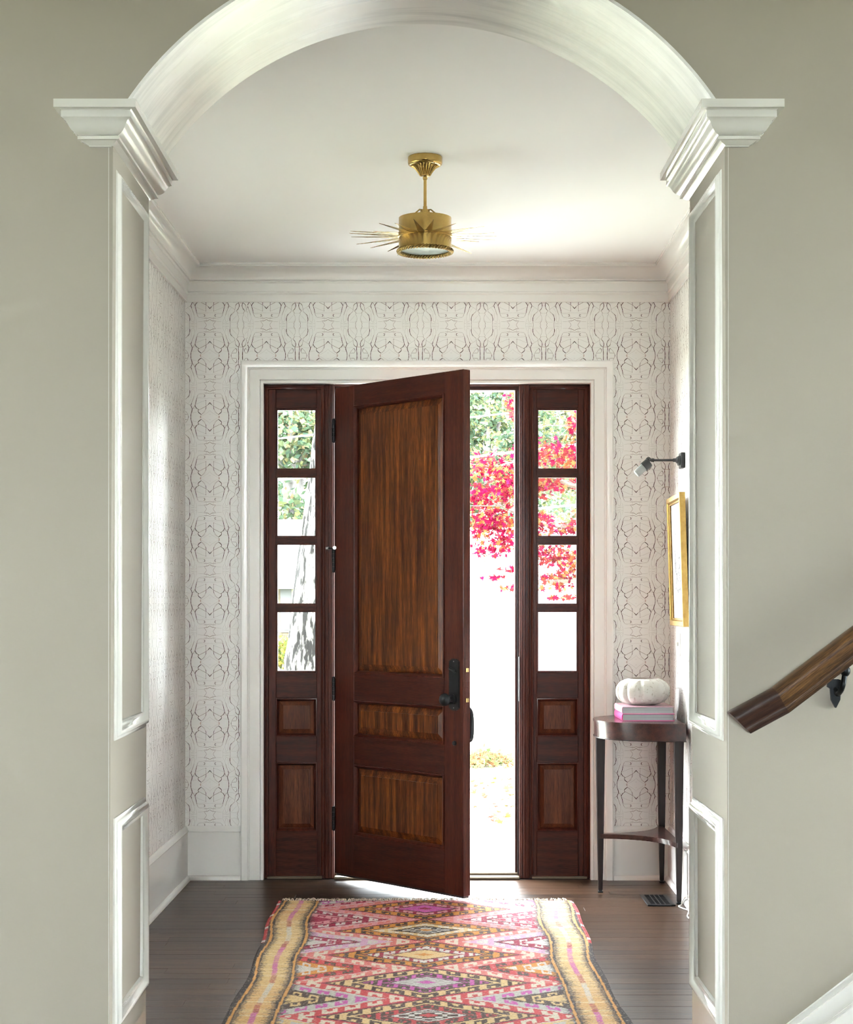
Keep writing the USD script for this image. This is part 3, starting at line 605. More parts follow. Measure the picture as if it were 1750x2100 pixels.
# twisted rope ring
na, rope = 240, []
aa = np.linspace(0, 2 * np.pi, na, endpoint=False)
for ph in (0, np.pi):
    w_ = 26 * aa + ph
    q = np.stack([(RD + .0005 + .0048 * np.cos(w_)) * np.cos(aa) + LX, (RD + .0005 + .0048 * np.cos(w_)) * np.sin(aa) + LY, ZB - .002 + .0042 * np.sin(w_)], 1)
    q = np.vstack([q, q[:1]]); rope.append(tube(q, .0042, 6, False))
obj('rope_ring', cat_(*rope), 'brass_dark', cl, smooth=True)
obj('collar_ring', lathe([(RD, 2.732), (RD + .004, 2.734), (RD + .004, 2.740), (RD, 2.742)], 96, P0), 'brass', cl, smooth=35)
rs = random.Random(5); NS = 24
for k in range(NS):
    a = 2 * math.pi * (k + .5) / NS + rs.uniform(-.03, .03); L = .158 + rs.uniform(-.03, .03) + (.02 if k % 2 else 0); dz = rs.uniform(-.016, .016)
    d = np.array((math.cos(a), math.sin(a), 0)); s_ = np.array((-math.sin(a), math.cos(a), 0)); w_ = .0135
    b0 = P0 + d * (RD + .001) + (0, 0, 2.737); tip = P0 + d * (RD + L) + (0, 0, 2.737 + dz)
    mid = b0 * .55 + tip * .45
    up = np.array((0, 0, .0016))
    v = np.array([b0 - s_ * w_, b0 + s_ * w_, mid + s_ * w_ * .52, tip + s_ * .0007, tip - s_ * .0007, mid - s_ * w_ * .52])
    v = np.vstack([v + up * .4, v - up * .4]); v = np.vstack([v, (b0 + up * 1.6)[None], (tip)[None]])
    f = [[0, 1, 2], [0, 2, 5], [5, 2, 3], [5, 3, 4], [7, 6, 8], [8, 6, 11], [8, 11, 9], [9, 11, 10]]
    for i in range(6):
        j = (i + 1) % 6; f += [[i, i + 6, j + 6], [i, j + 6, j]]
    obj('spike', (v, np.array(f)), 'brass', cl)

# ------------------------------------------------------------------ wall sconce
SY, SZ = -.48, 2.030
sc = thing('wall_sconce', 'black iron wall sconce with a frosted glass cylinder, above the picture', 'sconce', (XR(SY), SY, SZ))
xw = XR(SY)
obj('backplate', cat_(box(xw - .020, xw, SY - .036, SY + .036, SZ - .036, SZ + .036, .003), box(xw - .030, xw - .018, SY - .024, SY + .024, SZ - .024, SZ + .024, .006)), 'sconce_iron', sc)
arm0 = (xw - .028, SY, SZ + .002)
cup = lathe([(0, 0), (.018, 0), (.016, .006), (.009, .012), (.0085, .022), (.006, .026), (0, .026)], 24)
obj('arm', cat_((np.stack([arm0[0] - cup[0][:, 2], cup[0][:, 0] + SY, cup[0][:, 1] + SZ + .002], 1), cup[1]), cyl(arm0, (1.056, SY, SZ + .002), .0055, 16), cyl((1.075, SY, SZ + .002), (1.062, SY, SZ + .002), .0085, 16)), 'sconce_iron', sc, smooth=40)
obj('knuckle', cat_(cyl((1.048, SY - .013, SZ + .004), (1.048, SY + .013, SZ + .004), .0115, 20), ball((1.048, SY - .014, SZ + .004), .008, 1)), 'sconce_iron', sc, smooth=40)
ax = np.array((-.080, -.006, -.072)); ax /= np.linalg.norm(ax); s0 = np.array((1.048, SY - .012, SZ - .012))
def along(prof, n=40):
    L_ = lathe(prof, n); u = np.cross(ax, (0, 1, 0)); u /= np.linalg.norm(u); w_ = np.cross(ax, u)
    return s0 + L_[0][:, :1] * u + L_[0][:, 1:2] * w_ + L_[0][:, 2:3] * ax, L_[1]
obj('socket_cup', along([(0, -.004), (.020, -.004), (.0225, .0), (.0225, .030), (.021, .031), (0, .031)]), 'sconce_iron', sc, smooth=40)
obj('glass_shade', along([(.0185, .030), (.0185, .074), (.016, .078), (.010, .079), (0, .079)]), 'frosted', sc, smooth=40)

# ------------------------------------------------------------------ framed picture on the right wall
py0, py1, pz0, pz1 = -.87, -.345, PZ(0) * 0 + 1.262, 1.858
pic = thing('picture_frame', 'gilt framed line drawing with white mat hanging on the right wall', 'picture', (XR(-.6) - .03, -.6, 1.56))
def pmap(a, b, h):                                        # a: along y, b: z, h: out from the back of the frame
    lean = .022 + .018 * (b - pz0) / (pz1 - pz0)          # the top hangs further from the wall than the foot
    turn = .012 * (py1 - a) / (py1 - py0)
    return (np.array([XR(q) for q in a]) - lean - turn - h, a, b)
FRM = [(0, 0), (0, .024), (.002, .026), (.022, .026), (.025, .022), (.027, .016), (.030, .014), (.030, 0)]
lp = [(py0, pz0), (py1, pz0), (py1, pz1), (py0, pz1)]
obj('frame', remap(sweep(lp, FRM, True, 1.0), pmap), 'gilt', pic, smooth=25)
obj('inner_slip', remap(sweep([(py0 + .028, pz0 + .028), (py1 - .028, pz0 + .028), (py1 - .028, pz1 - .028), (py0 + .028, pz1 - .028)], [(0, .006), (0, .016), (.006, .014), (.008, .006)], True, 1.0), pmap), 'gilt_dark', pic)
obj('mat', remap(box(py0 + .025, py1 - .025, pz0 + .025, pz1 - .025, .002, .008), pmap), 'mat_board', pic)
aw = []
ac = []
ra = random.Random(11)
cyp, czp = (py0 + py1) / 2 + .02, (pz0 + pz1) / 2
art = obj('drawing', remap(box(cyp - .15, cyp + .13, czp - .20, czp + .18, .0079, .009), pmap), 'art_paper', pic)
for k in range(46):                                       # loose pen lines
    x0_ = cyp + ra.uniform(-.13, .11); z0_ = czp + ra.uniform(-.16, .14); n = 6
    if k < 22: pts = [(x0_ + ra.uniform(-.006, .006), z0_ - .02 * q) for q in range(n)]
    else: pts = [(x0_ + .012 * q, z0_ + ra.uniform(-.01, .01)) for q in range(n)]
    p = catmull(pts, 3); p[:, 0] = np.clip(p[:, 0], cyp - .145, cyp + .125); p[:, 1] = np.clip(p[:, 1], czp - .195, czp + .175)
    d = np.gradient(p, axis=0); d /= np.linalg.norm(d, axis=1, keepdims=True) + 1e-9; nn = np.stack([-d[:, 1], d[:, 0]], 1) * ra.uniform(.0008, .003)
    vv = np.stack([p + nn, p - nn], 1).reshape(-1, 2); ff = np.array([[2 * i, 2 * i + 1, 2 * i + 3, 2 * i + 2] for i in range(len(p) - 1)])
    vv3 = np.column_stack([vv, np.full(len(vv), .0093)]); aw.append((vv3, ff)); ac += [ra.choice([(.04, .038, .045), (.08, .077, .085), (.14, .133, .14)])] * len(vv3)
obj('pen_lines', remap(cat_(*aw), pmap), 'art_ink', art, colors=ac, kind='stuff')

# light switch and cord on the right wall
sw = thing('light_switch', 'white light switch plate on the wallpaper above the console table', 'light switch', (XR(-.33), -.33, 1.17))
obj('plate', box(XR(-.33) - .006, XR(-.33) + .0005, -.365, -.295, 1.115, 1.225, .003), 'switch_white', sw)
obj('toggle', box(XR(-.33) - .014, XR(-.33) - .005, -.336, -.324, 1.162, 1.182, .002), 'switch_white', sw)
cc = catmull([(1.166, -.712, .004), (1.150, -.74, .004), (1.160, -.79, .004), (1.178, -.84, .004), (1.168, -.90, .004), (1.150, -1.0, .004), (1.165, -1.15, .004)], 6)
cc2 = catmull([(1.181, -.80, .060), (1.176, -.77, .052), (1.168, -.745, .030), (1.166, -.725, .010), (1.166, -.712, .004)], 6)
obj('lamp_cord', cat_(tube(np.vstack([cc2, cc[1:]]), .0032, 8)), 'cord_white', smooth=True, label='thin white electric cord looping on the floor beside the table foot', cat='cord')

# ------------------------------------------------------------------ console table against the right wall
TX, TY, TZ = 1.190, -.372, .820
tb = thing('console_table', 'dark espresso half-moon console table with a low concave shelf', 'table', (TX - .2, TY, 0))
def half_moon(rx, ry, n=40, ex=2.35):
    a = np.linspace(np.pi / 2, 3 * np.pi / 2, n); c, s = np.cos(a), np.sin(a)
    return [(TX + rx * np.sign(q) * abs(q) ** (2 / ex), TY + ry * np.sign(w_) * abs(w_) ** (2 / ex)) for q, w_ in zip(c, s)]
obj('table_top', cat_(tr(extrude(sg.Polygon(half_moon(.385, .330)), .006), (0, 0, TZ - .008)), tr(extrude(sg.Polygon(half_moon(.383, .328)), .002), (0, 0, TZ - .002))), 'espresso_top', tb, smooth=30)
ap = sg.Polygon(half_moon(.379, .325))
obj('apron', tr(extrude(ap.difference(ap.buffer(-.02)), .070), (0, 0, TZ - .078)), 'espresso_top', tb, smooth=30)
obj('apron_bead', tr(extrude(sg.Polygon(half_moon(.384, .329)).difference(ap.buffer(-.015)), .004), (0, 0, TZ - .082)), 'espresso', tb, smooth=30)
def leg(xc, yc, w_top, w_bot, tx, ty):
    zt = TZ - .079
    v = []
    for z, w_, ox, oy in ((.013, w_bot, 0, 0), (zt * .45, w_bot + (w_top - w_bot) * .55, tx * .5, ty * .5), (zt, w_top, tx, ty)):
        h = w_ / 2; c = h * .16
        v += [(xc + ox + sx, yc + oy + sy, z) for sx, sy in ((-h + c, -h), (h - c, -h), (h, -h + c), (h, h - c), (h - c, h), (-h + c, h), (-h, h - c), (-h, -h + c))]
    f = []
    for l in range(2):
        for i in range(8): f.append([l * 8 + i, l * 8 + (i + 1) % 8, l * 8 + 8 + (i + 1) % 8, l * 8 + 8 + i])
    f = np.array(f); f = np.vstack([f[:, [0, 1, 2]], f[:, [0, 2, 3]], [[0, i + 1, i] for i in range(1, 7)], [[16, 16 + i, 16 + i + 1] for i in range(1, 7)]])
    l_ = obj('leg', (np.array(v), f), 'espresso', tb)
    obj('glide', cat_(box(xc - w_bot * .62, xc + w_bot * .62, yc - w_bot * .62, yc + w_bot * .62, .0, .006, .002), box(xc - w_bot * .4, xc + w_bot * .4, yc - w_bot * .4, yc + w_bot * .4, .005, .014)), 'iron', l_)
LEGS = [(1.168, -.085, -.004, -.014), (1.163, -.664, .0, .010), (.838, -.358, 0.0, 0)]
for xc, yc, tx, ty in LEGS: leg(xc, yc, .042, .020, tx, ty)
# shelf between the legs, its two free edges hollow
def bow(p, q, k, n=14):
    p, q = np.array(p, float), np.array(q, float); m = (p + q) / 2; c = np.array((TX - .05, TY)); d = (c - m) / np.linalg.norm(c - m)
    return [tuple(p * (1 - t) + q * t + d * k * 4 * t * (1 - t)) for t in np.linspace(0, 1, n)]
sh = [(1.172, -.075), (1.172, -.672)] + bow((1.150, -.676), (.835, -.374), .085) + bow((.835, -.344), (1.150, -.075), .085)
obj('shelf', tr(extrude(sg.Polygon(sh).buffer(0), .022), (0, 0, .256)), 'espresso_top', tb, smooth=30)

# books and pumpkin on the table
def book(name, lab, z0, z1, x0, x1, y0, y1, cover):
    t = thing(name, lab, 'book', ((x0 + x1) / 2, (y0 + y1) / 2, z0), group=None)
    c = .003
    obj('page_block', box(x0 + .004, x1 - .005, y0 + .005, y1 - .005, z0 + c - .0005, z1 - c + .0005), 'pages', t)
    n = 9; a = np.linspace(-np.pi / 2, np.pi / 2, n); h = (z1 - z0) / 2
    spine = [(x0 + .004 - .006 * math.cos(q), (z0 + z1) / 2 + h * math.sin(q)) for q in a]
    prof = [(x1, z0)] + spine[0:] + [(x1, z1), (x1, z1 - c), (x0 + .004, z1 - c), (x0 + .002, z0 + c), (x1, z0 + c)]
    v, f = extrude(sg.Polygon(prof).buffer(0), 1.0)
    obj('cover', (np.stack([v[:, 0], y0 + (y1 - y0) * v[:, 2], v[:, 1]], 1), f), cover, t, smooth=30)
book('book', 'magenta hardcover book lying on the console table, lower of the two', TZ, TZ + .034, .923, 1.166, -.512, -.205, 'cover_magenta')
book('book', 'pale pink hardcover book lying on the magenta one, under the pumpkin', TZ + .0342, TZ + .0665, .923, 1.165, -.510, -.207, 'cover_pink')
PZ0 = TZ + .0665
pk = thing('pumpkin_vase', 'chalky white ribbed pumpkin vase standing on the pink books', 'vase', (1.040, -.355, PZ0))
nlat, nlon = 40, 128
tt = np.linspace(0.02, 1, nlat); lon = np.arange(nlon) * 2 * np.pi / nlon
prof = []
for t in tt:                                              # from the foot up to the flat mouth
    a = -np.pi / 2 + t * (np.pi * .86); prof.append((np.sign(np.cos(a)) * abs(np.cos(a)) ** .72 * .1265, .064 + .066 * np.sign(np.sin(a)) * abs(np.sin(a)) ** .85))
prof = np.array(prof)
rib = 1 - .115 * np.abs(np.cos(5.5 * lon + .5 + .18 * np.sin(2 * lon))) ** 9
R_ = prof[None, :, 0] * (1 + (rib[:, None] - 1) * np.clip(np.sin(np.pi * tt)[None] ** .5, 0, 1))
wob = (meshkit.fbm(np.stack([np.cos(lon)[:, None] * 2.2 + 0 * tt, np.sin(lon)[:, None] * 2.2 + 0 * tt, tt[None] * 3 + 0 * lon[:, None]], -1), 4, 4) - .5) * .010
R_ = R_ + wob
V = np.stack([R_ * np.cos(lon)[:, None], R_ * np.sin(lon)[:, None], np.broadcast_to(prof[None, :, 1], R_.shape)], -1).reshape(-1, 3) + (1.040, -.355, PZ0)
V[:, 2] = np.maximum(V[:, 2], PZ0 + .0003)
ff = np.array([[i * nlat + k, ((i + 1) % nlon) * nlat + k, ((i + 1) % nlon) * nlat + k + 1, i * nlat + k + 1] for i in range(nlon) for k in range(nlat - 1)])
obj('body', (V, ff), 'stone_white', pk, smooth=True)
rm = prof[-1, 0]
obj('mouth', lathe([(rm * 1.03, prof[-1, 1]), (rm * .93, prof[-1, 1] - .004), (rm * .80, prof[-1, 1] - .035), (0, prof[-1, 1] - .045)], 48, (1.040, -.355, PZ0)), 'hollow_dark', pk, smooth=True)

# floor register
fv = thing('floor_vent', 'black metal floor register set in the boards beside the table', 'vent', (1.08, -.58, 0))
x0, x1, y0, y1 = 1.013, 1.140, -.722, -.443
obj('frame', cat_(box(x0, x1, y0, y0 + .020, 0, .006, .002), box(x0, x1, y1 - .020, y1, 0, .006, .002), box(x0, x0 + .020, y0, y1, 0, .006, .002), box(x1 - .020, x1, y0, y1, 0, .006, .002)), 'iron', fv)
obj('well', box(x0 + .015, x1 - .015, y0 + .015, y1 - .015, -.002, .0008), 'rubber', fv)
for k in range(13):
    yy = y0 + .030 + k * (y1 - y0 - .06) / 12; obj('louvre', box(x0 + .018, x1 - .018, yy - .0035, yy + .0035, .0005, .005, .001), 'iron', fv)
for xx in (x0 + .043, x0 + .0635, x0 + .084): obj('rib', box(xx - .003, xx + .003, y0 + .018, y1 - .018, .0005, .0055, .001), 'iron', fv)

# ------------------------------------------------------------------ kilim
RX0, RX1, RY0, RY1 = -.655, .675, -.600, -3.45            # left, right, far end, near end
nu, nv = 334, 700
u = np.linspace(0, 1, nu); v_ = np.linspace(0, 1, nv); U, Vv = np.meshgrid(u, v_, indexing='ij')
Wd, Ln = RX1 - RX0, RY0 - RY1
s = (U - .5) * Wd; t = Vv * Ln
wav = .010 * np.sin(t * 5.1 + .6) + .006 * np.sin(t * 11.3)
H = lambda i, j, k=0: np.abs(np.modf(np.sin(i * 12.9898 + j * 78.233 + k * 37.719) * 43758.5453)[0])
def srgb(*c):
    c = np.array(c, float) / 255; return np.where(c <= .04045, c / 12.92, ((c + .055) / 1.055) ** 2.4)
PAL = {k: srgb(*c) for k, c in dict(brown=(70, 48, 42), orange=(206, 134, 54), tan=(222, 188, 136), cream=(222, 208, 190), white=(214, 208, 204), grey=(196, 190, 186), red=(196, 66, 72), salmon=(214, 120, 116), pink=(216, 150, 156),
                                     magenta=(200, 92, 170), lilac=(214, 168, 202), crimson=(152, 30, 66), char=(60, 52, 52)).items()}
Hw, Hh, P_ = .372, .238, .476
tc0 = .225
def lerp_mask(col, mask, c): col[mask] = c
col = np.zeros((nu, nv, 3)); col[:] = PAL['brown']
# stepped coordinates: the weave steps in small blocks
st_s, st_t = .0085, .0065
ss = np.round((s + wav * .4) / st_s) * st_s; tq = np.round(t / st_t) * st_t
di = np.floor((tq - tc0 + P_ / 2) / P_); dt = (tq - tc0) - di * P_
q = np.abs(ss) / Hw + np.abs(dt) / Hh
dj = np.floor((tq - tc0) / P_)                            # side triangle between diamond dj and dj + 1
DIA = [('orange', 'brown', 'crimson', 'pink', 'magenta'), ('orange', 'brown', 'tan', 'cream', 'char'), ('orange', 'brown', 'crimson', 'white', 'tan'), ('tan', 'brown', 'magenta', 'brown', 'grey'), ('tan', 'brown', 'red', 'brown', 'white'), ('orange', 'brown', 'crimson', 'white', 'magenta')]
SID = [('salmon', 'pink', 'pink', 'crimson', 'white', 'magenta'), ('pink', 'salmon', 'crimson', 'white', 'pink', 'crimson'), ('salmon', 'cream', 'lilac', 'white', 'crimson', 'white'), ('salmon', 'cream', 'red', 'brown', 'orange', 'white'), ('red', 'cream', 'grey', 'magenta', 'brown', 'tan'), ('red', 'cream', 'tan', 'grey', 'orange', 'white')]
def hooks(w, along, per):
    ph = np.mod(along / (per * 1.22), 1.0); return ((w > .20) & (w < .82) & (ph < .64)) & ~((w > .48) & (ph > .20) & (ph < .42))
for k in range(-1, 7):
    a, b, c, d, e = [PAL[z] for z in DIA[k % 6 if k >= 0 else 3]]
    mk = (di == k)
    lerp_mask(col, mk & (q <= 1.0), a)
    w = (q - .66) / .34; lerp_mask(col, mk & (q > .66) & (q <= 1) & hooks(w, np.abs(ss), .060), b); lerp_mask(col, mk & (q > .955) & (q <= 1.0), PAL['brown'])
    lerp_mask(col, mk & (q <= .66), c); w = (q - .36) / .30; lerp_mask(col, mk & (q > .36) & (q <= .66) & hooks(w, np.abs(ss), .048), d)
    lerp_mask(col, mk & (q > .62) & (q <= .67), PAL['brown']); lerp_mask(col, mk & (q <= .36), e); lerp_mask(col, mk & (q <= .39) & (q > .35), b)
    cross = mk & (q <= .30) & ((np.mod(np.abs(ss), .05) < .018) ^ (np.mod(np.abs(dt), .04) < .014)) & (k % 2 == 1 or k == 4)
    lerp_mask(col, cross, PAL['white'] if k % 6 == 1 else (PAL['brown'] if k % 6 == 4 else e * .8))
    lerp_mask(col, mk & (q <= .10), PAL['orange'] if k % 6 in (1, 2) else c)
for k in range(-1, 7):
    a, b, c, d, e, f_ = [PAL[z] for z in SID[(k + 1) % 6]]
    mk = (dj == k) & (q > 1.0)
    lerp_mask(col, mk, a); w = (q - 1.02) / .36; lerp_mask(col, mk & (q > 1.02) & (q <= 1.38) & hooks(w, np.abs(ss), .062), b); lerp_mask(col, mk & (q <= 1.045), PAL['crimson'])
    lerp_mask(col, mk & (q > 1.36), c); w = (q - 1.40) / .32; lerp_mask(col, mk & (q > 1.40) & (q <= 1.72) & hooks(w, np.abs(ss), .055), d)
    lerp_mask(col, mk & (q > 1.36) & (q <= 1.395), PAL['white']); lerp_mask(col, mk & (q > 1.72), e); w = (q - 1.74) / .3; lerp_mask(col, mk & (q > 1.74) & (q <= 2.0) & hooks(w, np.abs(ss), .05), f_); lerp_mask(col, mk & (q > 1.70) & (q <= 1.735), PAL['brown']); lerp_mask(col, mk & (q > 2.02), f_)
# borders
ed = np.minimum(s + Wd / 2 + wav * .0, Wd / 2 - s)         # distance from the long edge
edw = ed + .006 * np.sin(t * 7.0 + np.sign(s) * 1.3)
rw = np.floor(t / .0165); tooth = np.abs(np.mod(t / .0165, 1) - .5) * 2
band = (edw > .026) & (edw < .172)
lerp_mask(col, edw <= .178, PAL['char']); bandc = np.where(H(rw, np.sign(s))[..., None] > .35, PAL['tan'], PAL['tan'] * .85 + PAL['cream'] * .25)
og = np.clip(np.sin(t * 3.3 + 1.2) * .45, 0, 1)[..., None] * (H(rw, 3)[..., None] > .3)
bandc = bandc * (1 - .75 * og) + PAL['orange'] * .75 * og
inb = (edw > .034 + .030 * tooth * (.6 + .6 * H(rw, 5))) & (edw < .162 - .034 * tooth * (.6 + .6 * H(rw, 6))); col[inb] = bandc[inb]
mid = np.abs(edw - .098) < .010 * (tooth < .62)
mc = np.where((np.sin(t * 6.1) > .1)[..., None], PAL['magenta'], np.where((np.sin(t * 6.1) < -.6)[..., None], PAL['white'], PAL['crimson'])); col[inb & mid] = mc[inb & mid]
cord_ = (np.abs(edw - .026) < .0048) | (np.abs(edw - .1705) < .0048); cc_ = PAL['orange'] * np.where(np.sin(t * 3.3 + 1.2) > 0, 1.0, 1.0)[..., None] * .7 + PAL['tan'] * .3; col[cord_] = cc_[cord_]
sel = (ed < .014); selc = np.where((t < .95)[..., None], np.where((np.sin(t * 23 + s) > .88)[..., None], PAL['white'], PAL['red'] * .75), PAL['char']); col[sel] = selc[sel]
jag = (edw > .176) & (edw < .176 + .030 * tooth * (H(rw, 9) + .3)); col[jag] = PAL['char']
# heathered yarn
nz = rng.random((nu, nv)); col = col * (.80 + .34 * nz)[..., None]; fl_ = rng.random((nu, nv)) > .93; col[fl_] = col[fl_] * .55 + PAL['cream'] * .45; dk = rng.random((nu, nv)) > .955; col[dk] *= .55
col = np.clip(col * .68, 0.004, .9)
Z = .0065 + .0012 * np.sin(t * 9 + s * 4) + .0008 * np.sin(s * 31 + t * 13) + .0006 * (nz - .5)
tuck = (ed < .006) | (t < .006); Z = np.where(tuck, .0035, Z)
Xg = (RX0 + RX1) / 2 + s * (1 + .0) + .012 * np.sin(t * 2.6 + .8) * np.sign(s) * (np.abs(s) / (Wd / 2)) ** 3 + .004 * np.sin(t * 9.1); Yg = RY0 - t + .006 * np.sin(s * 7.0 + 1)
top = np.stack([Xg, Yg, Z], -1).reshape(-1, 3); ii = np.arange(nu * nv).reshape(nu, nv)
fg = np.stack([ii[:-1, :-1], ii[1:, :-1], ii[1:, 1:], ii[:-1, 1:]], -1).reshape(-1, 4)[:, ::-1]
edge = np.concatenate([ii[:, 0], ii[-1, 1:], ii[-2::-1, -1], ii[0, -2:0:-1]])
bot = top[edge].copy(); bot[:, 2] = .0004; nb = len(top); bi = nb + np.arange(len(edge))
sk = np.stack([edge, np.roll(edge, -1), np.roll(bi, -1), bi], -1)
rug = thing('kilim_rug', 'long kilim runner of diamonds in pink, red, orange and brown', 'rug', ((RX0 + RX1) / 2, (RY0 + RY1) / 2, 0))
cflat = col.reshape(-1, 3)
obj('woven_field', (np.vstack([top, bot]), np.vstack([fg, sk])), 'kilim', rug, colors=np.vstack([cflat, cflat[edge]]), smooth=False)
frr = random.Random(21); parts = []
for k in range(190):
    fx = RX0 + .01 + (RX1 - RX0 - .02) * (k + frr.random()) / 190; L = frr.uniform(.014, .036); a = frr.uniform(-.8, .8)
    y0f = RY0 + .006 * math.sin(((fx - (RX0 + RX1) / 2)) * 7.0 + 1)
    pts = [(fx, y0f - .006, .006), (fx + a * L * .3, y0f + L * .35, .006 + frr.uniform(.001, .007)), (fx + a * L * .8, y0f + L * .75, frr.uniform(.004, .012)), (fx + a * L * 1.2, y0f + L, .003)]
    parts.append(tube(catmull(pts, 3), [.0022] * 4 + [.0016] * 3 + [.0022] * 2 + [.0012], 5))
obj('fringe', cat_(*parts), 'fringe_wool', rug, smooth=True, kind='stuff')

# ------------------------------------------------------------------ stair handrail and skirt on the arch wall
DR = .055                                                 # rail centre stands off the wall
yR = YF - DR
hr = thing('handrail', 'moulded dark oak stair handrail on an iron bracket, on the right of the arch', 'handrail', (.862, yR, 1.13))
RP = [(.0, .036), (.014, .035), (.024, .031), (.030, .024), (.032, .015), (.030, .006), (.026, .000), (.021, -.008), (.0185, -.016), (.020, -.021), (.0215, -.025), (.019, -.029), (.019, -.034), (0, -.034)]
RP = RP + [(-a, b) for a, b in RP[-2:0:-1]]
def rail_seg(p, q, m, miter0=None, miter1=None):
    """Rail profile between two points of the plane parallel to the wall; miter directions bisect the joint."""
    p, q = np.array(p, float), np.array(q, float); d = (q - p) / np.linalg.norm(q - p)
    rings = []
    for c, mt in ((p, miter0), (q, miter1)):
        nrm = np.array([-d[1], d[0]])
        if mt is None: w_ = nrm
        else: w_ = mt / np.dot(mt, nrm)
        rings.append(np.array([(c[0] + w_[0] * b, yR + a, c[1] + w_[1] * b) for a, b in RP]))
    k = len(RP); v = np.vstack(rings); f = np.array([[i, (i + 1) % k, k + (i + 1) % k, k + i] for i in range(k)])
    cv, cf = tri2d(sg.Polygon(RP)); idx = np.array([int(np.argmin(((np.array(RP) - z) ** 2).sum(1))) for z in cv])[cf]
    return cat_((v, f), (v, np.vstack([idx, idx[:, ::-1] + k])))
pe, pj = np.array((.762, 1.080)), np.array((.862, 1.134)); pq = pj + np.array((1, .762)) * 1.5
d1, d2 = (pj - pe) / np.linalg.norm(pj - pe), (pq - pj) / np.linalg.norm(pq - pj); n1, n2 = np.array((-d1[1], d1[0])), np.array((-d2[1], d2[0])); mt = n1 + n2
endm = n1 * .93 - d1 * .30; endm = endm / np.linalg.norm(endm)
obj('rail', rail_seg(pj, pq, 'r', mt, None), 'rail_oak', hr, smooth=35)
obj('rail_end', rail_seg(pe, pj, 'e', endm, mt), 'rail_end', hr, smooth=35)
bx, bz = 1.008, 1.155
bp = sg.Polygon([(bx - .018, bz + .022), (bx - .006, bz + .026), (bx + .006, bz + .026), (bx + .018, bz + .022), (bx + .018, bz + .010), (bx + .011, bz + .006), (bx + .009, bz - .022), (bx, bz - .040), (bx - .009, bz - .022), (bx - .011, bz + .006), (bx - .018, bz + .010)]).buffer(.002)
br = obj('bracket', xz_extrude(bp, YF - .010, YF), 'iron', hr)
obj('bracket_arm', tube(catmull([(bx, YF - .006, bz + .004), (bx + .001, YF - .030, bz - .006), (bx + .004, yR - .004, bz + .012), (bx + .010, yR, bz + .040), (bx + .012, yR, bz + .066)], 6), .0065, 12), 'iron', br, smooth=True)
obj('bracket_saddle', ball((bx + .012, yR, bz + .050), .012, 2, (1, 1, 1.2)), 'iron', br, smooth=True)
# wall string of the stair
m_ = .771
def skirt(d0, d1, y0, y1):
    """Sloping board between perpendicular distances d0 and d1 below the top line."""
    k = math.sqrt(1 + m_ * m_)
    z = lambda x, d: .3435 + m_ * (x - .8946) - d * k
    xa, xb = .80, 2.6
    return xz_extrude(sg.Polygon([(xa, z(xa, d1)), (xb, z(xb, d1)), (xb, z(xb, d0)), (xa, z(xa, d0))]), y0, y1)
stt = thing('trim_8', 'white sloping stair skirt board with moulded top edge', 'skirting', (.9, YF, 0), kind='structure')
obj('cap', cat_(skirt(0, .014, YF - .012, YF), skirt(.012, .024, YF - .018, YF)), 'jamb_paint', stt)
obj('board', skirt(.024, .052, YF - .015, YF), 'jamb_paint', stt)
obj('bead', skirt(.052, .058, YF - .020, YF), 'jamb_paint', stt)
obj('lower_board', skirt(.058, .30, YF - .024, YF), 'jamb_paint', stt)

# ------------------------------------------------------------------ outdoors
def D(px, py, d): return np.array(((px - CX) * d / F, d - DC, HC + (CY - py) * d / F))
GZ = lambda d: -.15 - .25 * np.clip((d - 18) / 26, 0, 1)
struct('ground', (np.array([(-40, .16, -.15), (40, .16, -.15), (40, 9.8, -.15), (-40, 9.8, -.15), (-40, 36.8, -.40), (40, 36.8, -.40), (-40, 70, -.42), (40, 70, -.42)], float), np.array([[0, 1, 2, 3], [3, 2, 5, 4], [4, 5, 7, 6]])), 'lawn', 'pale sunlit lawn in front of the house')
struct('ground_004', box(-40, 40, -45, .10, -.40, -.15), 'lawn', 'lawn beside and behind the house')
struct('ground_001', box(-2.2, 2.2, .16, 2.3, -.18, -.03, .01), 'paving', 'pale paved stoop outside the front door')
struct('ground_002', box(-.55, 1.5, 2.3, 5.9, -.18, -.142, .01), 'paving', 'pale paved garden path leading from the door')
struct('ground_003', box(-40, 40, 6.1, 6.28, -.2, -.085, .02), 'kerb', 'grey kerb beyond the lawn')
struct('wall_outside', cat_(xz_extrude(sg.box(-8, -.3, 8, 3.5).difference(sg.box(OX0 - .02, -.4, OX1 + .02, OZ + .02)), .16, .24)), 'facade', 'outer face of the house round the front door')
struct('roof', box(-8, 8, -12, .55, 3.5, 3.62), 'facade', 'roof over the house')

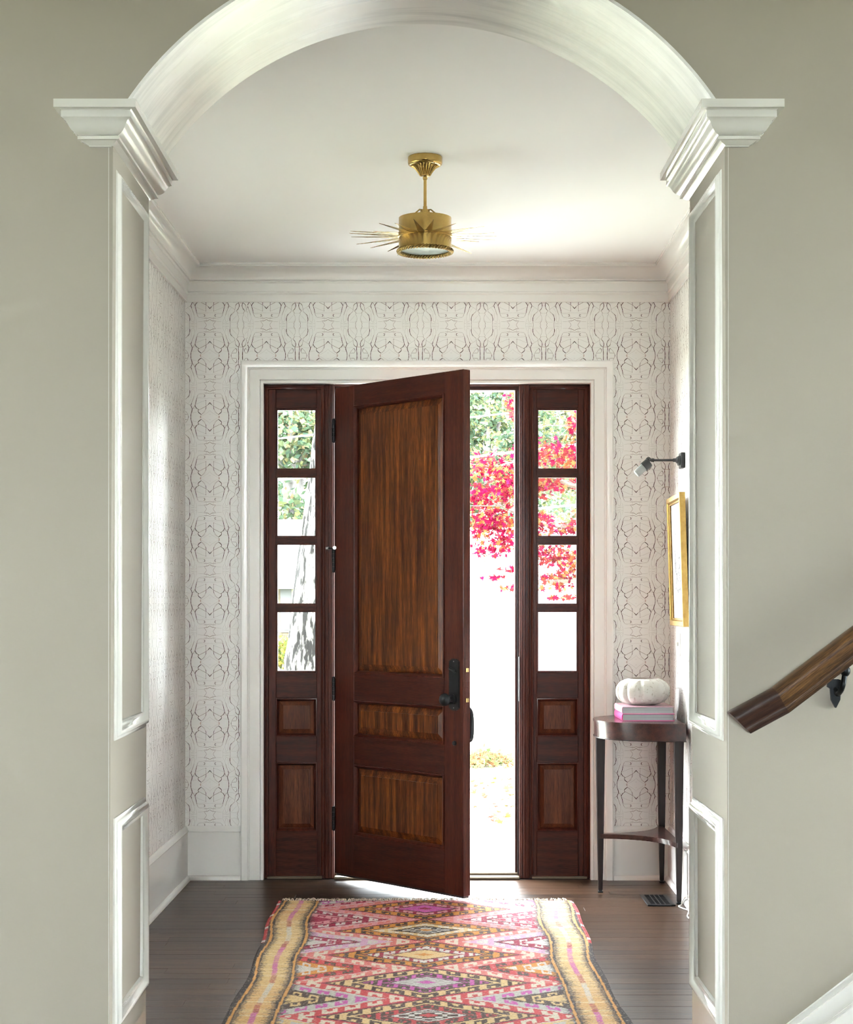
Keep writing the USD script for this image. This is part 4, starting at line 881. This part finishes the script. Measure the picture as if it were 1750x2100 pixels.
def leaf_cloud(centers, sizes, cols, shape='quad', seed=1, flat=0.0):
    r = np.random.default_rng(seed); n = len(centers)
    if shape == 'star':
        a = np.array([90, 112, 140, 165, 200, 232, 270, 308, 340, 15, 40, 68]) * np.pi / 180; rad = np.array([1, .42, .9, .40, .72, .28, .30, .28, .72, .40, .9, .42])
        base_ = np.stack([rad * np.cos(a), rad * np.sin(a), 0 * a], 1); base_ = np.vstack([[0, -.05, .06], base_]); ft = np.array([[0, i, i % 12 + 1] for i in range(1, 13)])
    else:
        base_ = np.array([(-.5, 0, 0), (0, -.75, .1), (.5, 0, 0), (0, .75, .1)], float); ft = np.array([[0, 1, 2], [0, 2, 3]])
    ang = r.random((n, 3)) * 2 * np.pi; ang[:, 0] = np.where(r.random(n) < flat, r.normal(0, .5, n), ang[:, 0]); ca, sa = np.cos(ang), np.sin(ang)
    v = np.repeat(base_[None], n, 0) * sizes[:, None, None]
    x_, y_, z_ = v[..., 0], v[..., 1], v[..., 2]
    x_, y_ = x_ * ca[:, 2:3] - y_ * sa[:, 2:3], x_ * sa[:, 2:3] + y_ * ca[:, 2:3]
    y_, z_ = y_ * ca[:, 0:1] - z_ * sa[:, 0:1], y_ * sa[:, 0:1] + z_ * ca[:, 0:1]
    x_, y_ = x_ * ca[:, 1:2] - y_ * sa[:, 1:2], x_ * sa[:, 1:2] + y_ * ca[:, 1:2]
    v = np.stack([x_, y_, z_], -1) + np.asarray(centers)[:, None]
    k = len(base_)
    return (v.reshape(-1, 3), (ft[None] + (np.arange(n) * k)[:, None, None]).reshape(-1, 3)), np.repeat(cols, k, 0)
def pick(r, n, pal, w=None):
    pal = np.array(pal, float); c = pal[r.choice(len(pal), n, p=w)]; return np.clip(c * r.uniform(.30, .68, (n, 1)), 0, .95)
def blob_points(r, n, blobs):
    """Points near the shells of ellipsoids (centre, radii)."""
    w = np.array([b[1][0] * b[1][2] for b in blobs]); k = r.choice(len(blobs), n, p=w / w.sum())
    d = r.normal(size=(n, 3)); d /= np.linalg.norm(d, axis=1, keepdims=True)
    rad = r.uniform(.35, 1.05, (n, 1)) ** .6
    return np.array([blobs[i][0] for i in k]) + d * rad * np.array([blobs[i][1] for i in k])
GRN = [(.075, .120, .070), (.090, .140, .080), (.11, .16, .085), (.14, .17, .085), (.070, .115, .080)]
YEL = [(.16, .18, .075), (.21, .19, .085), (.24, .17, .10), (.11, .15, .075), (.27, .21, .14)]
PCH = [(.25, .17, .10), (.26, .20, .09), (.23, .13, .09)]
def far_tree(lab, base_, h, rad, pal, seed, n=9000, size=.17, low=.2):
    r = np.random.default_rng(seed); bx_, by_, bz_ = base_
    t = thing('tree', lab, 'tree', base_)
    tp = [(bx_ + r.normal(0, .06 * k), by_, bz_ + h * .8 * k / 4) for k in range(5)]
    obj('trunk', tube(catmull(tp, 3), np.linspace(rad * .10, rad * .03, 13), 9), 'bark_far', t, smooth=True)
    blobs = []
    for k in range(34):
        a = r.uniform(0, 2 * np.pi); zz = r.uniform(low, .95); rr_ = rad * (1 - abs(zz - .5) * .6) * r.uniform(.15, .8)
        c = np.array((bx_ + rr_ * math.cos(a), by_ + rr_ * math.sin(a), bz_ + h * zz)); q = rad * r.uniform(.28, .46); blobs.append((c, (q, q, q * .8)))
    brs = [tube(catmull([tp[2 + (k % 2)], (np.array(tp[3]) + b[0]) / 2 + (0, 0, -.2), b[0]], 4), np.linspace(rad * .035, rad * .008, 9), 6) for k, b in enumerate(blobs[:9])]
    for q in brs: obj('branch', q, 'bark_far', t, smooth=True)
    pts = blob_points(r, n, blobs)
    lf, lc = leaf_cloud(pts, r.uniform(.6, 1.3, n) * size, pick(r, n, pal), 'quad', seed + 50)
    obj('foliage', lf, 'leaf', t, colors=lc, smooth=False, kind='stuff')
far_tree('tall green tree furthest left beyond the neighbour house', (-9.5, 56, -.4), 11, 3.8, GRN, 101)
far_tree('green and yellow tree seen in the upper panes of the left sidelight', (-4.2, 47.5, -.4), 11.0, 3.7, GRN + YEL[:3], 102, n=17000, low=.12)
far_tree('yellowing tree between the two green ones, hidden by the door', (1.2, 57, -.4), 10.0, 3.2, YEL, 103, n=9000, low=.12)
far_tree('green tree rising behind the white house, seen in the top of the door gap', (2.0, 43.5, -.4), 10.5, 3.1, GRN + YEL[:2], 104, n=17000, size=.13, low=.2)
far_tree('pale yellow-green tree with peach leaves behind the maple in the right sidelight', (6.2, 52, -.4), 11.0, 3.6, GRN[2:] + YEL + PCH, 105, n=17000, size=.14, low=.15)
far_tree('broad green tree furthest right beyond the maple', (12.5, 47, -.4), 9.5, 3.6, GRN, 107)
wh = thing('white_house', 'white-painted house across the street, behind the red maple', 'house', (3.4, 34.5, -.4))
wt = D(0, 1100, 42.0)[2]
obj('wall', box(-.2, 8.0, 33.4, 37.2, -.45, wt), 'roof_white', wh)
for k in range(16): obj('clapboard', box(-.22, 8.02, 33.375, 33.41, -.42 + k * .215, -.42 + (k + 1) * .215 - .012), 'roof_white', wh)
obj('roof', (np.array([(-.5, 33.0, wt - .02), (8.3, 33.0, wt - .02), (8.3, 35.3, wt + .30), (-.5, 35.3, wt + .30), (-.5, 37.6, wt - .02), (8.3, 37.6, wt - .02), (-.5, 33.0, wt - .16), (8.3, 33.0, wt - .16)], float), np.array([[0, 1, 2, 3], [3, 2, 5, 4], [6, 7, 1, 0]])), 'roof_white', wh)

# big trunk close to the house
tk = thing('oak_tree', 'thick pale-barked leaning tree trunk outside the left sidelight', 'tree', (-.72, 3.8, -.15))
nz_, na_ = 150, 96; zz = np.linspace(-.2, 7.0, nz_); aa = np.arange(na_) * 2 * np.pi / na_
ctr = np.stack([-.745 + .105 * (zz - .87) + .05 * np.exp(-((zz + .2) / .5) ** 2), np.full(nz_, 3.8)], 1); rad = .262 - .020 * (zz - .87) + .12 * np.exp(-np.clip(zz + .2, 0, 9) / .25)
A, Zz = np.meshgrid(aa, zz, indexing='xy')
pn_ = np.stack([np.cos(A) * 3.0 + 5, np.sin(A) * 3.0, Zz * 1.1], -1); fis = np.abs(meshkit.fbm(pn_ * 2.2, 4, 3) - .5) * 2
RR = rad[:, None] * (1 + .12 * (fis - .4)) + .01 * meshkit.fbm(pn_ * 6, 3, 8)
V = np.stack([ctr[:, :1] + RR * np.cos(A), ctr[:, 1:] + RR * np.sin(A), Zz], -1).reshape(-1, 3)
ff = np.array([[i * na_ + j, i * na_ + (j + 1) % na_, (i + 1) * na_ + (j + 1) % na_, (i + 1) * na_ + j] for i in range(nz_ - 1) for j in range(na_)])
obj('trunk', (V, ff), 'bark', tk, smooth=True)
for k, (a, z0_) in enumerate(((.4, 5.2), (2.5, 5.8), (4.4, 6.3))):
    c = np.array((-.745 + .105 * (z0_ - .87), 3.8, z0_)); d = np.array((math.cos(a), math.sin(a), .9))
    obj('branch', tube(catmull([c, c + d * .6, c + d * 1.4 + (0, 0, .3), c + d * 2.2 + (0, 0, .8)], 4), np.linspace(.11, .03, 13), 10), 'bark', tk, smooth=True)

# red japanese maple right of the door
mp = thing('maple_tree', 'japanese maple with crimson and orange leaves right of the door', 'tree', (2.5, 5.0, -.15))
d0 = 13.2
root = np.array((2.5, 5.0, -.15)); fork = np.array((2.45, 5.0, .55))
obj('trunk', tube(catmull([root, (2.55, 5.0, .2), fork], 4), np.linspace(.085, .06, 9), 10), 'maple_bark', mp, smooth=True)
rm_ = np.random.default_rng(77)
PADS = [  # pixel x, y of the pad centre at its distance, half width and half height in pixels, distance
    (1005, 955, 52, 26, 13.0), (985, 1020, 40, 30, 13.3), (1035, 1000, 45, 32, 12.8), (1025, 1060, 50, 30, 13.1), (990, 1085, 34, 26, 13.0), (1040, 1110, 30, 26, 12.9), (1000, 1128, 34, 12, 13.1), (1052, 830, 14, 34, 12.7),
    (1120, 925, 36, 22, 13.0), (1165, 935, 40, 26, 12.8), (1120, 995, 32, 26, 13.2), (1180, 985, 36, 20, 13.4), (1115, 1062, 24, 12, 12.9), (1160, 1085, 45, 16, 13.1), (1130, 1140, 44, 26, 13.0), (1180, 1150, 40, 34, 12.8), (1150, 1190, 46, 20, 13.1),
    (1185, 860, 22, 36, 12.8), (1080, 960, 40, 40, 13.3), (1085, 1090, 40, 36, 13.2), (1055, 1170, 30, 8, 13.0), (1050, 1205, 22, 8, 12.9), (1160, 1225, 30, 6, 12.9), (1014, 1185, 24, 5, 13.0),
    (1240, 900, 60, 60, 13.2), (1290, 980, 70, 60, 13.4), (1250, 1080, 70, 60, 13.0), (1340, 1090, 80, 60, 13.5), (1400, 960, 80, 80, 13.4), (1330, 860, 80, 60, 13.3), (1460, 1080, 80, 60, 13.6), (1540, 980, 70, 70, 13.5)]
cs, szs, cls = [], [], []
for (px, py, hw, hh, d) in PADS:
    c = D(px, py, d); a, b_ = hw * d / F, hh * d / F; n = int(46 * (hw * hh) / 300) + 8
    p = rm_.normal(size=(n, 3)) * .5; p = np.clip(p, -1.1, 1.1); pts = c + p * (a, .32, b_); cs.append(pts); szs.append(rm_.uniform(.024, .044, n))
    warm = np.clip((1000 - py) / 160, 0, 1) * .55 + (.45 if (px > 1090 and py > 1100) else .12)
    pal = np.array([(.150, .0035, .022), (.175, .006, .034), (.185, .020, .022), (.21, .058, .020), (.25, .125, .045)]); pw = np.array([.30 - .2 * warm, .28 - .12 * warm, .22, .12 + .18 * warm, .08 + .14 * warm]); pw /= pw.sum()
    cls.append(np.clip(pal[rm_.choice(5, n, p=pw)] * rm_.uniform(.32, .68, (n, 1)), 0, .95))
lf, lc = leaf_cloud(np.vstack(cs), np.concatenate(szs), np.vstack(cls), 'star', 9)
obj('foliage', lf, 'leaf', mp, colors=lc, smooth=False, kind='stuff')
limbs = [[(fork), D(1420, 1150, 13.4), D(1280, 1090, 13.2), D(1120, 1075, 13.0), D(1010, 1030, 13.0)], [fork, D(1400, 1230, 13.4), D(1240, 1190, 13.1), D(1110, 1195, 13.0), D(1060, 1180, 12.9), D(978, 1160, 13.0)],
         [fork, D(1480, 1020, 13.4), D(1330, 900, 13.2), D(1200, 880, 12.9), D(1150, 820, 12.8)], [fork, D(1460, 1100, 13.4), D(1360, 1000, 13.3), D(1190, 1000, 13.2), D(1080, 950, 13.1), D(1000, 960, 13.0)], [fork, D(1540, 1050, 13.5), D(1520, 930, 13.5)]]
for L_ in limbs:
    p = catmull([np.asarray(q, float) for q in L_], 6); obj('branch', tube(p, np.linspace(.042, .004, len(p)), 7), 'maple_bark', mp, smooth=True)
tw = []
for k in range(60):
    L_ = catmull([np.asarray(q, float) for q in limbs[k % 4]], 6); i = rm_.integers(6, len(L_) - 1); p = L_[i]; e = p + rm_.normal(size=3) * (.28, .12, .16); tw.append(tube([p, (p + e) / 2 + (0, 0, .03), e], [.005, .004, .002], 5))
obj('twigs', cat_(*tw), 'maple_bark', mp, smooth=True, kind='stuff')

# neighbour house
hd = 45.0
hs = thing('neighbour_house', 'low tan brick ranch house with a white roof across the street', 'house', (-6.5, hd - DC, -.4))
hx0, hx1 = -13.0, -1.2
y0 = hd - DC; ez = D(0, 1197, hd)[2]; rz = D(0, 1073, hd + 3.0)[2]
wx0, wx1 = D(575, 0, hd)[0], D(598, 0, hd)[0]; wz1, wz0 = D(0, 1199, hd)[2] - .02, D(0, 1294, hd)[2]
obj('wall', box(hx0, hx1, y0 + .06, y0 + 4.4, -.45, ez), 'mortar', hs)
rb = random.Random(8); nb_ = 0; bricks = []; z = -.42
while z < ez - .03:
    x = -4.9 - (0.11 if nb_ % 2 else 0)
    while x < -1.25:
        if not (x + .2 > wx0 and x < wx1 and z + .06 > wz0 and z < wz1): bricks.append(box(x, x + .205, y0 + .04, y0 + .075, z, z + .062))
        x += .217
    z += .074; nb_ += 1
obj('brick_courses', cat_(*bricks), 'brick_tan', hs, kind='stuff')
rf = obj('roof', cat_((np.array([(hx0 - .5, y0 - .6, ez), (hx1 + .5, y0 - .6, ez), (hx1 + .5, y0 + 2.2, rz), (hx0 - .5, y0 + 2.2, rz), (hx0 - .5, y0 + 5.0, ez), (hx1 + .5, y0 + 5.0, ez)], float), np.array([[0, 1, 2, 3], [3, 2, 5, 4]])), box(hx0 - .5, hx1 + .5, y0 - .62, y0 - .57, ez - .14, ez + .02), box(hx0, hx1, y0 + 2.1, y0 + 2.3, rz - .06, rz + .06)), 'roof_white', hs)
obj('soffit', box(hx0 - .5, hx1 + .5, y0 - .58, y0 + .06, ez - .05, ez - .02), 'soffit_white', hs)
wn = obj('window', cat_(box(wx0, wx1, y0 + .02, y0 + .05, wz0 + .32, wz1)), 'window_screen', hs)
obj('lower_sash', box(wx0 + .02, wx1 - .02, y0 + .015, y0 + .05, wz0 + .02, wz0 + .30), 'window_lower', wn)
obj('window_frame', cat_(box(wx0, wx1, y0 - .01, y0 + .03, wz0 + .29, wz0 + .33), box(wx1, wx1 + .10, y0 - .01, y0 + .05, wz0, wz1), box(wx0, wx1, y0 - .01, y0 + .04, wz0 - .04, wz0 + .01)), 'soffit_white', wn)
r = np.random.default_rng(31)
sb = thing('shrub', 'yellow-green shrub in front of the neighbour house', 'shrub', (-3.6, 34.6, -.4))
blobs = [(np.array((x_, 34.6 + r.normal(0, .2), -.05 + r.uniform(0, .12))), (.42, .42, .42)) for x_ in np.linspace(-5.2, -2.7, 9)]
pts = blob_points(r, 3200, blobs); pts = pts[pts[:, 2] > -.38]
lf, lc = leaf_cloud(pts, r.uniform(.04, .085, len(pts)), pick(r, len(pts), [(.17, .155, .03), (.22, .18, .035), (.10, .125, .03), (.07, .10, .03)]), 'quad', 12)
obj('foliage', lf, 'leaf', sb, colors=lc, smooth=False, kind='stuff')
obj('stems', cat_(*[tube([(x_, 34.6, -.4), (x_ + .1, 34.6, .1)], [.03, .01], 6) for x_ in np.linspace(-5.2, -2.7, 9)]), 'bark_far', sb)

# overhead wires
for k, (pa, pb, d, rr_, lab) in enumerate((((566, 900), (1045, 847), 20.0, .010, 'thin overhead wire crossing highest behind the sidelights'), ((566, 1094), (1187, 1035), 20.5, .013, 'overhead wire crossing lowest, just above the white roof'), ((566, 985), (625, 978), 20.8, .016, 'thick overhead wire between the highest and the lowest one'))):
    a, b_ = D(*pa, d), D(*pb, d); dirv = (b_ - a) / np.linalg.norm(b_ - a); p0, p1 = a - dirv * 16, b_ + dirv * 16
    obj('overhead_wire', tube([p0, (p0 + p1) / 2, p1], rr_, 6), 'cable_grey', label=lab, cat='wire')

# fallen leaves: ones near enough to tell apart, and a raked pile
r = np.random.default_rng(41)
n = 260; dd = r.uniform(10.8, 14.2, n); pxs = r.normal(985, 75, n); pts = np.stack([(pxs - CX) * dd / F, dd - DC, np.full(n, -.135)], 1)
lf, lc = leaf_cloud(pts, r.uniform(.025, .055, n), pick(r, n, [(.30, .05, .03), (.38, .16, .04), (.16, .10, .05), (.34, .24, .06), (.10, .08, .05)]), 'star', 14, flat=1.0)
ll = obj('fallen_leaves', lf, 'leaf', colors=lc, smooth=False, label='scattered red and brown fallen leaves on the pale ground', cat='leaves', kind='stuff')
pc = D(1005, 1580, 15.4); pc[2] = -.12
n = 900; p = r.normal(size=(n, 3)) * (.16, .2, .045); p[:, 2] = np.abs(p[:, 2]); pts = pc + (-.06, 0, 0) + p * np.array((1, 1, 1))
lf, lc = leaf_cloud(pts, r.uniform(.025, .05, n), pick(r, n, [(.24, .11, .05), (.34, .20, .08), (.14, .09, .05), (.10, .13, .05)]), 'star', 15)
obj('leaf_pile', lf, 'leaf', colors=lc, smooth=False, label='small heap of dry brown leaves by the kerb', cat='leaf pile', kind='stuff')
